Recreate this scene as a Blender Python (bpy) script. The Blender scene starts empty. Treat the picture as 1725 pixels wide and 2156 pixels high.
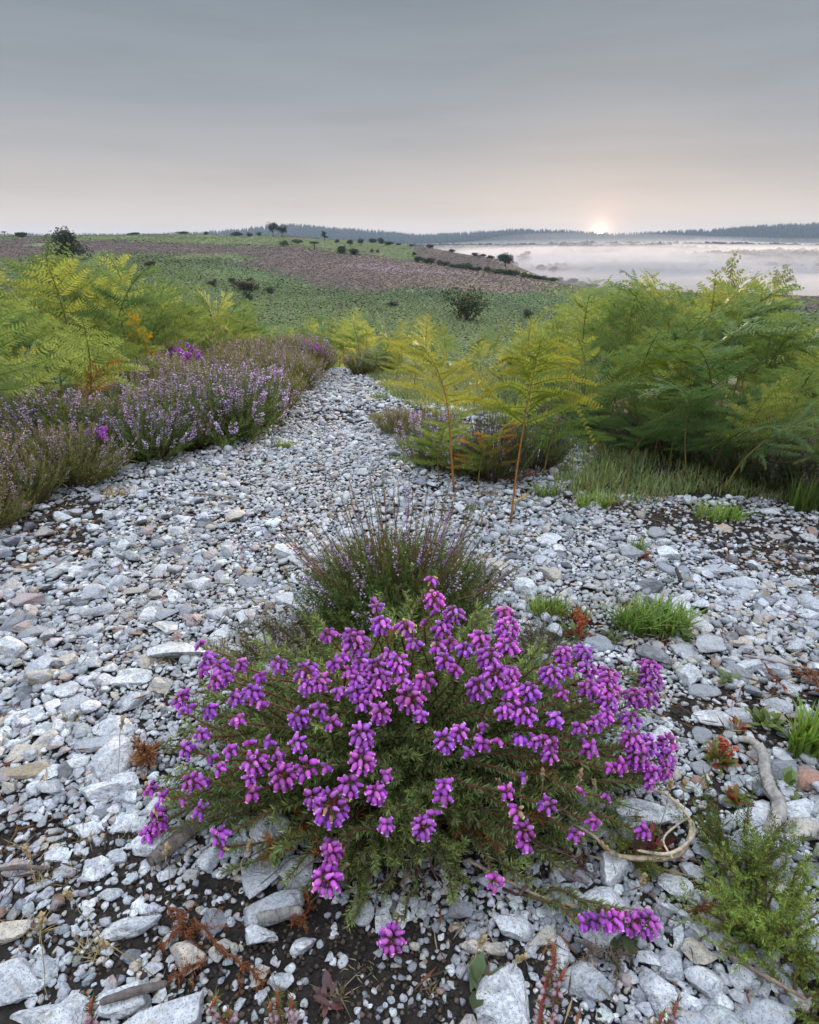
import bpy, bmesh, math, random
import numpy as np
from math import sin, cos, tan, atan, atan2, pi, radians, sqrt, hypot

rng = np.random.default_rng(11)
random.seed(11)
SC = bpy.context.scene
COL = SC.collection

# ------------------------------------------------------------------ camera
F, PW, PH, HY = 1300.0, 1725.0, 2156.0, 505.0      # focal length and frame in photo units, horizon row
CAMH = 0.60
PITCH = atan((PH/2-HY)/F)
cam_d = bpy.data.cameras.new('camera')
cam = bpy.data.objects.new('camera', cam_d); COL.objects.link(cam)
cam_d.sensor_fit = 'HORIZONTAL'; cam_d.sensor_width = 24.0; cam_d.lens = 24.0*F/PW
cam_d.clip_start = 0.02; cam_d.clip_end = 30000
cam.location = (0, 0, CAMH); cam.rotation_euler = (pi/2-PITCH, 0, 0)
SC.camera = cam

def ray(px, py):
    a, b = px-PW/2, PH/2-py
    v = np.array([a, F*cos(PITCH)+b*sin(PITCH), -F*sin(PITCH)+b*cos(PITCH)])
    return v/np.linalg.norm(v)
def azel(px, py):
    v = ray(px, py); return atan2(v[0], v[1]), v[2]/hypot(v[0], v[1])
def project(x, y, z):
    z = z-CAMH
    d = y*cos(PITCH)-z*sin(PITCH); u = y*sin(PITCH)+z*cos(PITCH)
    return PW/2+F*x/d, PH/2-F*u/d, d

# ------------------------------------------------------------------ sky, sun, exposure
SUN_AZ, SUN_EL0 = azel(1262, 491)[0], math.atan(azel(1262, 489)[1])
SUN_EL = radians(5.0)
w = bpy.data.worlds.new('World'); SC.world = w; w.use_nodes = True
nt = w.node_tree; N = nt.nodes; L = nt.links
for n in list(N): N.remove(n)
def nd(t, **k):
    n = N.new(t)
    for a, b in k.items(): setattr(n, a, b)
    return n
out = nd('ShaderNodeOutputWorld'); bg = nd('ShaderNodeBackground'); L.new(bg.outputs[0], out.inputs[0])
sky = nd('ShaderNodeTexSky', sky_type='NISHITA', sun_disc=False, sun_elevation=SUN_EL, sun_rotation=SUN_AZ)
sky.air_density = 1.0; sky.dust_density = 2.0
tc = nd('ShaderNodeTexCoord'); sep = nd('ShaderNodeSeparateXYZ'); L.new(tc.outputs['Generated'], sep.inputs[0])
ramp = nd('ShaderNodeValToRGB'); L.new(sep.outputs[2], ramp.inputs[0])
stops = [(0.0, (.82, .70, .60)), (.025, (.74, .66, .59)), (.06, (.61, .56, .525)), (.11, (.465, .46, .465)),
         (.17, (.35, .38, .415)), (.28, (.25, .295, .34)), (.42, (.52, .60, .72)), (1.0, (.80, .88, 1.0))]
e = ramp.color_ramp.elements
while len(e) < len(stops): e.new(.5)
for i, (p, c) in enumerate(stops): e[i].position = p; e[i].color = (*c, 1)
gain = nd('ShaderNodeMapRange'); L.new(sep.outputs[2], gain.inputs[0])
gain.inputs[1].default_value = .30; gain.inputs[2].default_value = .60; gain.inputs[3].default_value = 1.0; gain.inputs[4].default_value = 3.0  # upper sky, out of view, made brighter to light the foreground stones
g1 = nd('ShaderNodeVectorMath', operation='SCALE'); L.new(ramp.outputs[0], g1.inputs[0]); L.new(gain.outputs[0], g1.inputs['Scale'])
# thin streaks of cloud
mp = nd('ShaderNodeMapping'); mp.inputs['Scale'].default_value = (2.2, 2.2, 26); mp.inputs['Rotation'].default_value = (0, radians(2.5), 0)
L.new(tc.outputs['Generated'], mp.inputs[0])
ns = nd('ShaderNodeTexNoise'); ns.inputs['Scale'].default_value = 1.3; ns.inputs['Detail'].default_value = 5; ns.inputs['Roughness'].default_value = .55
L.new(mp.outputs[0], ns.inputs[0])
cm = nd('ShaderNodeMapRange'); cm.inputs[1].default_value = .42; cm.inputs[2].default_value = .72; cm.inputs[3].default_value = 1.02; cm.inputs[4].default_value = .93
L.new(ns.outputs[0], cm.inputs[0])
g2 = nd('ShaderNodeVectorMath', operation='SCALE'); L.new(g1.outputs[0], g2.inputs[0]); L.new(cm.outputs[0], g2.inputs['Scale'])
# light round the sun
sd = (sin(SUN_AZ)*cos(SUN_EL0), cos(SUN_AZ)*cos(SUN_EL0), sin(SUN_EL0))
dt = nd('ShaderNodeVectorMath', operation='DOT_PRODUCT'); L.new(tc.outputs['Generated'], dt.inputs[0]); dt.inputs[1].default_value = sd
def glow(power, amount, col):
    p = nd('ShaderNodeMath', operation='POWER', use_clamp=True); L.new(dt.outputs['Value'], p.inputs[0]); p.inputs[1].default_value = power
    s = nd('ShaderNodeVectorMath', operation='SCALE'); s.inputs[0].default_value = tuple(c*amount for c in col); L.new(p.outputs[0], s.inputs['Scale'])
    return s
acc = g2
for args in ((120, .035, (1, .66, .44)), (2500, .25, (1, .50, .34)), (14000, 1.0, (1, .66, .34))):
    s = glow(*args); a = nd('ShaderNodeVectorMath', operation='ADD'); L.new(acc.outputs[0], a.inputs[0]); L.new(s.outputs[0], a.inputs[1]); acc = a
disc = nd('ShaderNodeMapRange'); L.new(dt.outputs['Value'], disc.inputs[0])
disc.inputs[1].default_value = cos(radians(.36)); disc.inputs[2].default_value = cos(radians(.27)); disc.inputs[4].default_value = 9.0
s = nd('ShaderNodeVectorMath', operation='SCALE'); s.inputs[0].default_value = (1, .78, .45); L.new(disc.outputs[0], s.inputs['Scale'])
a = nd('ShaderNodeVectorMath', operation='ADD'); L.new(acc.outputs[0], a.inputs[0]); L.new(s.outputs[0], a.inputs[1]); acc = a
nsk = nd('ShaderNodeVectorMath', operation='SCALE'); nsk.inputs['Scale'].default_value = .0015; L.new(sky.outputs[0], nsk.inputs[0])
a = nd('ShaderNodeVectorMath', operation='ADD'); L.new(acc.outputs[0], a.inputs[0]); L.new(nsk.outputs[0], a.inputs[1])
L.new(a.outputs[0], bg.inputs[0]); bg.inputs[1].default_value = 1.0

sl = bpy.data.lights.new('sun', 'SUN'); sl.energy = 5.0; sl.angle = radians(.5); sl.color = (1, .76, .50)
so = bpy.data.objects.new('sun', sl); COL.objects.link(so)
so.rotation_euler = (pi/2-SUN_EL, 0, pi-SUN_AZ)   # shines from azimuth SUN_AZ towards the camera
SC.view_settings.view_transform = 'Standard'; SC.view_settings.look = 'None'
SC.view_settings.exposure = 0.0; SC.view_settings.gamma = 1.0

# ------------------------------------------------------------------ helpers
def nrm(v): return v/np.maximum(np.linalg.norm(v, axis=-1, keepdims=True), 1e-9)
def frames(d, roll):
    """rotation matrices whose columns are (x, y, d); d (n,3)"""
    d = nrm(np.asarray(d, float)); up = np.where(np.abs(d[:, 2:3]) > .95, [[1., 0, 0]], [[0, 0, 1.]])
    x = nrm(np.cross(up, d)); y = np.cross(d, x)
    c, s = np.cos(roll)[:, None], np.sin(roll)[:, None]
    return np.stack([x*c+y*s, -x*s+y*c, d], axis=2)
class MB:
    def __init__(s): s.v, s.t, s.c, s.n = [], [], [], 0
    def add(s, V, T, C):
        V = np.asarray(V, float); C = np.broadcast_to(np.asarray(C, float), V.shape)
        s.v.append(V); s.t.append(np.asarray(T, int)+s.n); s.c.append(C); s.n += len(V)
    def stamp(s, V, T, M, P, C):
        """copies of template V,T with matrices M (n,3,3), origins P (n,3), colours C (n,3) or (n,nv,3)"""
        n, k = len(P), len(V)
        if n == 0: return
        W = np.einsum('nij,kj->nki', M, V)+P[:, None, :]
        C = np.asarray(C, float)
        if C.ndim == 1: C = np.broadcast_to(C, (n, 3))
        if C.ndim == 2: C = np.repeat(C[:, None, :], k, axis=1)
        TT = (T[None]+(np.arange(n)*k)[:, None, None]).reshape(-1, 3)
        s.add(W.reshape(-1, 3), TT, C.reshape(-1, 3))
    def tube(s, pts, rad, col, sides=5):
        P = np.asarray(pts, float); n = len(P); R = np.broadcast_to(np.asarray(rad, float), (n,))
        T = np.gradient(P, axis=0); M = frames(T, np.zeros(n))
        for i in range(1, n):                                   # keep the rings from twisting
            x = M[i-1, :, 0]; t = M[i, :, 2]; x = x-t*np.dot(x, t); x /= max(np.linalg.norm(x), 1e-9)
            M[i, :, 0] = x; M[i, :, 1] = np.cross(t, x)
        a = np.arange(sides)*2*pi/sides
        ring = (M[:, None, :, 0]*np.cos(a)[None, :, None]+M[:, None, :, 1]*np.sin(a)[None, :, None])*R[:, None, None]+P[:, None]
        V = ring.reshape(-1, 3); t = []
        for i in range(n-1):
            for j in range(sides):
                a0, a1 = i*sides+j, i*sides+(j+1) % sides; b0, b1 = a0+sides, a1+sides
                t += [(a0, a1, b1), (a0, b1, b0)]
        V = np.vstack([V, P[:1], P[-1:]]); m = n*sides
        for j in range(sides):
            t += [(m, (j+1) % sides, j), (m+1, (n-1)*sides+j, (n-1)*sides+(j+1) % sides)]
        c = np.asarray(col, float)
        if c.ndim == 2: c = np.vstack([np.repeat(c, sides, axis=0), c[:1], c[-1:]])
        s.add(V, t, c)
    def build(s, name, mat, parent=None, smooth=False, loc=None):
        V = np.vstack(s.v); T = np.vstack(s.t); C = np.vstack(s.c)
        if loc is not None: V = V-np.asarray(loc)
        me = bpy.data.meshes.new(name)
        me.vertices.add(len(V)); me.vertices.foreach_set('co', V.astype(np.float32).ravel())
        me.loops.add(len(T)*3); me.polygons.add(len(T))
        me.loops.foreach_set('vertex_index', T.astype(np.int32).ravel())
        me.polygons.foreach_set('loop_start', (np.arange(len(T))*3).astype(np.int32))
        if smooth: me.polygons.foreach_set('use_smooth', np.ones(len(T), bool))
        at = me.color_attributes.new('Col', 'FLOAT_COLOR', 'POINT')
        at.data.foreach_set('color', np.hstack([C, np.ones((len(C), 1))]).astype(np.float32).ravel())
        me.update(); me.validate(); me.materials.append(mat)
        o = bpy.data.objects.new(name, me); COL.objects.link(o)
        if parent is not None: o.parent = parent
        elif loc is not None: o.location = tuple(loc)
        return o
def tag(o, label=None, cat=None, group=None, kind=None):
    if label: o['label'] = label
    if cat: o['category'] = cat
    if group: o['group'] = group
    if kind: o['kind'] = kind
    return o
def empty(name, loc, rz=0, label=None, cat=None, group=None, scale=1):
    o = bpy.data.objects.new(name, None); COL.objects.link(o)
    o.location = tuple(float(q) for q in loc); o.rotation_euler = (0, 0, rz)
    o.scale = (scale,)*3 if np.isscalar(scale) else scale; o.empty_display_size = .02
    return tag(o, label, cat, group)
def copy_tree(o, parent=None):
    c = o.copy(); COL.objects.link(c); c.parent = parent
    for ch in [k for k in o.children]: copy_tree(ch, c)
    return c
def place(proto, used, loc, rot, scale, label, cat, group=None):
    """first use takes the prototype itself, later ones are copies"""
    if proto.name not in used: used.add(proto.name); o = proto
    else: o = copy_tree(proto)
    o.location = tuple(float(q) for q in loc); o.rotation_euler = rot
    o.scale = (scale,)*3 if np.isscalar(scale) else scale
    if 'group' in o: del o['group']
    tag(o, label, cat, group); return o
USED = set()

def mat_col(name, rough=.7, transl=0.0, tint=None, hue=0.0, bump=0.0, bscale=200, spec=.3, mottle=0.0, mscale=40, coord='Object', tmul=(1.25, 1.25, .7)):
    m = bpy.data.materials.new(name); m.use_nodes = True; t = m.node_tree; n = t.nodes; l = t.links
    b = n['Principled BSDF']; b.inputs['Roughness'].default_value = rough; b.inputs['Specular IOR Level'].default_value = spec
    a = n.new('ShaderNodeAttribute'); a.attribute_name = 'Col'; c = a.outputs['Color']
    if hue:
        oi = n.new('ShaderNodeObjectInfo'); h = n.new('ShaderNodeHueSaturation'); l.new(c, h.inputs['Color'])
        mr = n.new('ShaderNodeMapRange'); l.new(oi.outputs['Random'], mr.inputs[0]); mr.inputs[3].default_value = .5-hue; mr.inputs[4].default_value = .5+hue
        l.new(mr.outputs[0], h.inputs['Hue'])
        mv = n.new('ShaderNodeMapRange'); l.new(oi.outputs['Random'], mv.inputs[0]); mv.inputs[3].default_value = 1.25; mv.inputs[4].default_value = .75
        l.new(mv.outputs[0], h.inputs['Value']); c = h.outputs[0]
    tco = n.new('ShaderNodeTexCoord')
    if mottle:
        no = n.new('ShaderNodeTexNoise'); no.inputs['Scale'].default_value = mscale; no.inputs['Detail'].default_value = 4; l.new(tco.outputs[coord], no.inputs[0])
        mr = n.new('ShaderNodeMapRange'); l.new(no.outputs[0], mr.inputs[0]); mr.inputs[1].default_value = .3; mr.inputs[2].default_value = .7
        mr.inputs[3].default_value = 1-mottle; mr.inputs[4].default_value = 1+mottle
        vm = n.new('ShaderNodeVectorMath'); vm.operation = 'SCALE'; l.new(c, vm.inputs[0]); l.new(mr.outputs[0], vm.inputs['Scale']); c = vm.outputs[0]
    l.new(c, b.inputs['Base Color'])
    if bump:
        no = n.new('ShaderNodeTexNoise'); no.inputs['Scale'].default_value = bscale; no.inputs['Detail'].default_value = 4; l.new(tco.outputs[coord], no.inputs[0])
        bu = n.new('ShaderNodeBump'); bu.inputs['Strength'].default_value = bump; bu.inputs['Distance'].default_value = 1.0/bscale
        l.new(no.outputs[0], bu.inputs['Height']); l.new(bu.outputs[0], b.inputs['Normal'])
    if transl:
        tr = n.new('ShaderNodeBsdfTranslucent'); mx = n.new('ShaderNodeMixShader'); mx.inputs[0].default_value = transl
        v = n.new('ShaderNodeVectorMath'); v.operation = 'MULTIPLY'; l.new(c, v.inputs[0]); v.inputs[1].default_value = tmul
        l.new(v.outputs[0], tr.inputs[0]); l.new(b.outputs[0], mx.inputs[1]); l.new(tr.outputs[0], mx.inputs[2])
        l.new(mx.outputs[0], n['Material Output'].inputs[0])
    return m
M_leaf = mat_col('bracken_leaf', .6, .42, hue=.015, spec=.15, tmul=(1.42, 1.36, .95))
M_rust = mat_col('dead_bracken', .8, .25)
M_stalk = mat_col('plant_stalk', .55, mottle=.2, mscale=60)
M_wood = mat_col('dead_wood', .85, bump=.8, bscale=180, mottle=.3, mscale=90)
M_needle = mat_col('heather_leaf', .6, .25)
M_spike = mat_col('heather_flower', .6, .35, tmul=(1.1, 1.0, 1.1))
M_bell = mat_col('bell_flower', .62, .30, tmul=(1.2, 1.0, 1.2), mottle=.12, mscale=500, spec=.25)
M_grass = mat_col('grass_blade', .45, .4, spec=.5, tmul=(1.4, 1.3, .7))
M_far = mat_col('far_foliage', .9, .15)

# ------------------------------------------------------------------ terrain
def smooth_noise(x, y, f, seed):
    r = np.random.default_rng(seed); z = 0
    for k in range(6):
        a = r.uniform(0, 2*pi); p = r.uniform(0, 6.28); q = f*r.uniform(.6, 1.6)
        z = z+np.sin((x*cos(a)+y*sin(a))*q+p+.6*np.sin((x*sin(a)-y*cos(a))*q*.7+p))
    return z/6
def sky_line(pts):
    A = [azel(p, q) for p, q in pts]; return np.array([a[0] for a in A]), np.array([a[1] for a in A])
crestA = sky_line([(-300, 493), (0, 494), (300, 494), (450, 498), (600, 509), (750, 527), (869, 547), (1000, 566), (1120, 582), (1246, 602), (1400, 608), (1725, 620), (2100, 625)])
crestB = sky_line([(-300, 497), (0, 497), (200, 493), (430, 491), (560, 493), (700, 500), (860, 509), (960, 523), (1051, 541), (1120, 570), (1300, 640), (2100, 660)])
crestF = sky_line([(-300, 506), (0, 503), (300, 503), (440, 497), (520, 489), (600, 479), (640, 481), (700, 487), (760, 491), (830, 497), (880, 503), (960, 499), (1050, 494),
                   (1090, 490), (1130, 493), (1200, 493), (1245, 499), (1285, 501), (1320, 501), (1400, 496), (1500, 492), (1560, 487), (1640, 481), (1725, 479), (2100, 480)])
rA_t = ([0, 430, 700, 870, 1050, 1246, 1725], [260, 255, 225, 195, 168, 152, 140])
RAZ = np.array([azel(p, 500)[0] for p in rA_t[0]])
def T(x, y):
    x = np.atleast_1d(np.asarray(x, float)); y = np.atleast_1d(np.asarray(y, float))
    sh = x.shape; x = x.ravel(); y = y.ravel()
    r = np.hypot(x, y); az = np.arctan2(x, y)
    rA = np.interp(az, RAZ, rA_t[1]); rB = rA*1.5
    zA = CAMH+rA*np.interp(az, *crestA); zB = CAMH+rB*np.interp(az, *crestB)
    zF = CAMH+2500*np.interp(az, *crestF)
    zV = np.interp(az, [-.5, 0, .25, .5], [-7.2, -8.3, -10.5, -14.5])
    o = np.ones_like(r)
    nodes = [(0*o, 0*o), (o, 0*o), (2*o, -.045*o), (3*o, -.13*o), (4*o, -.24*o), (5.6*o, -.43*o), (7*o, -.82*o), (9*o, -1.4*o), (14*o, -2.7*o), (30*o, zV*.68), (58*o, zV),
             (75*o, zV*.95+.05*zA), (rA*.92, zA-.9), (rA, zA), (rA*1.12, np.minimum(zA, CAMH+(rA*1.12)*(zA-CAMH)/rA)-1.6), (rB, zB), (rB*1.2, zB-9), (rB*1.2+160, -30*o), (1850*o, -30*o),
             (2500*o, zF), (3200*o, zF-10), (9000*o, -30*o)]
    z = np.zeros_like(r); S = (.94, .97, 1, 1.03, 1.06)
    for k in S:
        q = r*k; zz = np.full_like(r, -30.)
        for (r0, z0), (r1, z1) in zip(nodes[:-1], nodes[1:]):
            m = (q >= r0) & (q < r1); f = (q-r0)/np.maximum(r1-r0, 1e-6); zz = np.where(m, z0+(z1-z0)*f, zz)
        z += zz/len(S)
    amp = np.interp(r, [0, .3, 3, 8, 40, 200, 600, 3000], [0, .004, .02, .05, .3, .5, 2, 3])
    z += amp*smooth_noise(x, y, 1.0, 3)*np.interp(r, [0, 8, 20], [1, 1, 0])+amp*smooth_noise(x, y, .09, 4)*np.interp(r, [0, 8, 20], [0, 0, 1])
    bump = .006*smooth_noise(x, y, 28, 5)*np.interp(r, [0, 3, 7], [1, 1, 0]); z += bump
    # humps of woodland out in the misty valley
    for (p, rr, hh, sx, sy) in ((1330, 1150, 15, 170, 130), (1040, 1300, 10, 120, 140), (1560, 1500, 14, 330, 150), (1700, 900, 9, 150, 110), (1200, 1650, 12, 300, 150), (900, 1500, 10, 150, 150)):
        a0 = azel(p, 520)[0]; cx, cy = rr*sin(a0), rr*cos(a0)
        u = (x-cx)*cos(a0)-(y-cy)*sin(a0); v2 = (x-cx)*sin(a0)+(y-cy)*cos(a0)
        z += hh*np.exp(-(u/sx)**2-(v2/sy)**2)
    return z.reshape(sh)
def T1(x, y): return float(T(x, y)[0])
RR = np.geomspace(.15, 3300, 1400)
def hit(px, py):
    """the first ground point seen through (px, py) of the frame"""
    for dy in (0, 1, 2, 3, 5, 8, 12):
        v = ray(px, py+dy); h = hypot(v[0], v[1]); x, y = v[0]/h*RR, v[1]/h*RR
        d = CAMH+v[2]/h*RR-T(x, y); k = np.argmax(d < 0)
        if d[k] < 0 and k > 0:
            f = d[k-1]/(d[k-1]-d[k]); r = RR[k-1]+(RR[k]-RR[k-1])*f
            if r < 1000: break
    X, Y = v[0]/h*r, v[1]/h*r
    return np.array([X, Y, T1(X, Y)])
def inpoly(px, py, poly):
    px = np.asarray(px, float); py = np.asarray(py, float); c = np.zeros(px.shape, bool); n = len(poly)
    for i in range(n):
        x0, y0 = poly[i]; x1, y1 = poly[(i+1) % n]
        if y0 == y1: continue
        m = ((y0 > py) != (y1 > py)) & (px < (x1-x0)*(py-y0)/(y1-y0)+x0); c ^= m
    return c
# land cover on the hills, as areas of heather, rough grass and bracken
P_HEATH = [(-300, 494), (0, 496), (135, 500), (165, 508), (350, 511), (500, 516), (620, 518), (725, 533), (862, 544), (962, 553), (1040, 570), (1110, 582), (1210, 600), (1240, 606), (1160, 606),
           (1120, 612), (1037, 618), (960, 617), (862, 605), (750, 614), (665, 603), (575, 578), (475, 557), (535, 538), (475, 530), (300, 533), (165, 533), (100, 540), (0, 545), (-300, 550)]
P_GRASS = [(165, 495), (440, 490), (560, 492), (700, 500), (862, 512), (868, 540), (725, 532), (620, 517), (500, 514), (350, 510), (165, 507)]
P_GRASS2 = [(350, 530), (475, 528), (535, 537), (470, 545), (350, 541)]
P_PINK = [(715, 556), (800, 556), (900, 566), (985, 574), (940, 580), (820, 572), (720, 564)]
P_RHEATH = [(1600, 608), (1725, 612), (2100, 612), (2100, 680), (1640, 660)]
P_PALE = [(60, 511), (125, 513), (125, 525), (60, 522)]
def cover(x, y, z):
    px, py, d = project(x, y, z); d = np.maximum(d, .01)
    j = smooth_noise(x, y, .12, 8)*6+smooth_noise(x, y, .5, 9)*3; px = px+j*5; py = py+j*1.6
    k = np.zeros(np.shape(x), int)                                   # 0 bracken
    k[inpoly(px, py, P_GRASS)] = 2; k[inpoly(px, py, P_GRASS2)] = 2; k[inpoly(px, py, P_HEATH)] = 1; k[inpoly(px, py, P_RHEATH)] = 1
    k[inpoly(px, py, P_PINK) & (j > -1)] = 3; k[inpoly(px, py, P_PALE)] = 4
    r = np.hypot(x, y); az = np.arctan2(x, y); rA = np.interp(az, RAZ, rA_t[1])
    k[(r > rA*1.1) & (k == 0)] = 1; k[r > 700] = 5; k[r < 9] = 6
    return k
CC = np.array([(.090, .115, .045), (.085, .062, .052), (.10, .115, .048), (.14, .105, .10), (.13, .13, .07), (.045, .06, .035), (.03, .025, .022)])
th = np.concatenate([np.arange(-180, -42, 4.), np.arange(-42, 42, .22), np.arange(42, 181, 4.)])*pi/180
rr = np.concatenate([[0.0], np.geomspace(.12, 9, 230), np.geomspace(9.2, 3700, 360)])
A_, R_ = np.meshgrid(th, rr); gx, gy = R_*np.sin(A_), R_*np.cos(A_); gz = T(gx, gy)
nr, nc = gx.shape; idx = np.arange(nr*nc).reshape(nr, nc)
q = np.stack([idx[:-1, :-1], idx[:-1, 1:], idx[1:, 1:], idx[1:, :-1]], -1).reshape(-1, 4)
kc = cover(gx.ravel(), gy.ravel(), gz.ravel()); kc = np.where(gy.ravel() < 1, 6, kc)
kc = np.where((gy.ravel() < 1) & (R_.ravel() > 9), 0, kc)
g = MB(); g.add(np.stack([gx.ravel(), gy.ravel(), gz.ravel()], 1), np.vstack([q[:, [0, 2, 1]], q[:, [0, 3, 2]]]), CC[kc])
def ground_mat():
    m = bpy.data.materials.new('peat_and_heath'); m.use_nodes = True; t = m.node_tree; n = t.nodes; l = t.links
    b = n['Principled BSDF']; b.inputs['Roughness'].default_value = .95; b.inputs['Specular IOR Level'].default_value = .1
    a = n.new('ShaderNodeAttribute'); a.attribute_name = 'Col'; tco = n.new('ShaderNodeTexCoord')
    def noise(s, d=5):
        k = n.new('ShaderNodeTexNoise'); k.inputs['Scale'].default_value = s; k.inputs['Detail'].default_value = d; k.inputs['Roughness'].default_value = .65; l.new(tco.outputs['Object'], k.inputs[0]); return k
    f = noise(.55); c = noise(60); vo = n.new('ShaderNodeTexVoronoi'); vo.inputs['Scale'].default_value = 170; l.new(tco.outputs['Object'], vo.inputs[0])
    mr = n.new('ShaderNodeMapRange'); l.new(f.outputs[0], mr.inputs[0]); mr.inputs[1].default_value = .35; mr.inputs[2].default_value = .65; mr.inputs[3].default_value = .6; mr.inputs[4].default_value = 1.5
    mr2 = n.new('ShaderNodeMapRange'); l.new(c.outputs[0], mr2.inputs[0]); mr2.inputs[1].default_value = .3; mr2.inputs[2].default_value = .7; mr2.inputs[3].default_value = .45; mr2.inputs[4].default_value = 1.7
    mu = n.new('ShaderNodeMath'); mu.operation = 'MULTIPLY'; l.new(mr.outputs[0], mu.inputs[0]); l.new(mr2.outputs[0], mu.inputs[1])
    v = n.new('ShaderNodeVectorMath'); v.operation = 'SCALE'; l.new(a.outputs['Color'], v.inputs[0]); l.new(mu.outputs[0], v.inputs['Scale'])
    # grit: scattered pale chips, only on the bare peat close by
    ln = n.new('ShaderNodeVectorMath'); ln.operation = 'LENGTH'; l.new(tco.outputs['Object'], ln.inputs[0])
    near = n.new('ShaderNodeMapRange'); l.new(ln.outputs['Value'], near.inputs[0]); near.inputs[1].default_value = 9; near.inputs[2].default_value = 6
    sx = n.new('ShaderNodeSeparateColor'); l.new(vo.outputs['Color'], sx.inputs[0])
    ch = n.new('ShaderNodeMath'); ch.operation = 'GREATER_THAN'; l.new(sx.outputs[0], ch.inputs[0]); ch.inputs[1].default_value = 1.1
    cd = n.new('ShaderNodeMath'); cd.operation = 'LESS_THAN'; l.new(vo.outputs['Distance'], cd.inputs[0]); cd.inputs[1].default_value = .33
    m1 = n.new('ShaderNodeMath'); m1.operation = 'MULTIPLY'; l.new(ch.outputs[0], m1.inputs[0]); l.new(cd.outputs[0], m1.inputs[1])
    m2 = n.new('ShaderNodeMath'); m2.operation = 'MULTIPLY'; l.new(m1.outputs[0], m2.inputs[0]); l.new(near.outputs[0], m2.inputs[1])
    mx = n.new('ShaderNodeMix'); mx.data_type = 'RGBA'; l.new(m2.outputs[0], mx.inputs['Factor']); l.new(v.outputs[0], mx.inputs['A']); mx.inputs['B'].default_value = (.42, .40, .38, 1)
    l.new(mx.outputs['Result'], b.inputs['Base Color'])
    bu = n.new('ShaderNodeBump'); bu.inputs['Strength'].default_value = .9; bu.inputs['Distance'].default_value = .012; l.new(c.outputs[0], bu.inputs['Height'])
    l.new(bu.outputs[0], b.inputs['Normal']); return m
tag(g.build('ground', ground_mat(), smooth=True), kind='structure')

# ------------------------------------------------------------------ leaf templates
NEEDLE = (np.array([(0, 0, 0), (.09, .02, .4), (-.09, .02, .4), (0, 0, 1.)]), np.array([(0, 1, 2), (1, 3, 2)]))
OCTA = (np.array([(0, 0, 0), (.32, 0, .5), (0, .32, .5), (-.32, 0, .5), (0, -.32, .5), (0, 0, 1.)]),
        np.array([(0, 2, 1), (0, 3, 2), (0, 4, 3), (0, 1, 4), (5, 1, 2), (5, 2, 3), (5, 3, 4), (5, 4, 1)]))
def jit(n, base, amt, r=rng):
    return np.clip(np.asarray(base)[None]*(1+r.normal(0, amt, (n, 1)))*(1+r.normal(0, amt*.35, (n, 3))), .003, 1)

# ------------------------------------------------------------------ land cover growing on the hill
LEAFC = (np.array([(0, 0, 0), (.5, .15, .35), (0, .5, .5), (-.5, .1, .3), (.1, -.5, .4), (0, 0, .75), (-.35, -.35, .15), (.4, .4, .1)]),
         np.array([(0, 1, 5), (5, 2, 3), (0, 4, 5), (1, 2, 5), (3, 6, 5), (6, 4, 5), (7, 2, 1)]))
def hill_cover():
    n = 260000
    az = rng.uniform(-.62, .62, n); r = np.exp(rng.uniform(math.log(48), math.log(420), n)); x, y = r*np.sin(az), r*np.cos(az); z = T(x, y)
    k = cover(x+rng.normal(0, 2.5, n), y+rng.normal(0, 5, n), z)
    for code, name, base, sz, amt in ((0, 'hill_bracken', (.095, .125, .047), .50, .14), (1, 'hill_heather', (.088, .064, .055), .36, .12), (2, 'hill_grass', (.105, .125, .050), .36, .12), (3, 'hill_flowering_heather', (.135, .092, .105), .40, .15)):
        m = (k == code); m &= rng.random(n) < (1 if code == 0 else .8); q = m.sum()
        if not q: continue
        P = np.stack([x[m], y[m], z[m]-.1], 1); s = sz*rng.uniform(.6, 1.4, q)*np.interp(r[m], [50, 400], [.8, 1.5])
        if code == 0: s *= 1+.35*smooth_noise(x[m], y[m], .35, 21)
        M = frames(nrm(np.stack([rng.normal(0, .2, q), rng.normal(0, .2, q), np.ones(q)], 1)), rng.uniform(0, 6.28, q))*s[:, None, None]; M[:, :, 2] *= .6
        cl = jit(q, base, amt)
        if code == 0: cl *= (1+.45*smooth_noise(x[m], y[m], .16, 22))[:, None]*(1+np.outer(smooth_noise(x[m], y[m], .06, 23), [.35, .12, -.1]))
        b = MB(); b.stamp(LEAFC[0], LEAFC[1], M, P, np.clip(cl, .01, .5)); o = b.build(name, M_far)
        tag(o, {'hill_bracken': 'green bracken covering the lower hillside across the valley', 'hill_heather': 'brown heather covering the broad band of the hillside',
                'hill_grass': 'yellow green rough grass along the top of the hill', 'hill_flowering_heather': 'pink flowering heather streak across the brown hillside'}[name], name.split('_')[-1], kind='stuff')
hill_cover()

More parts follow.
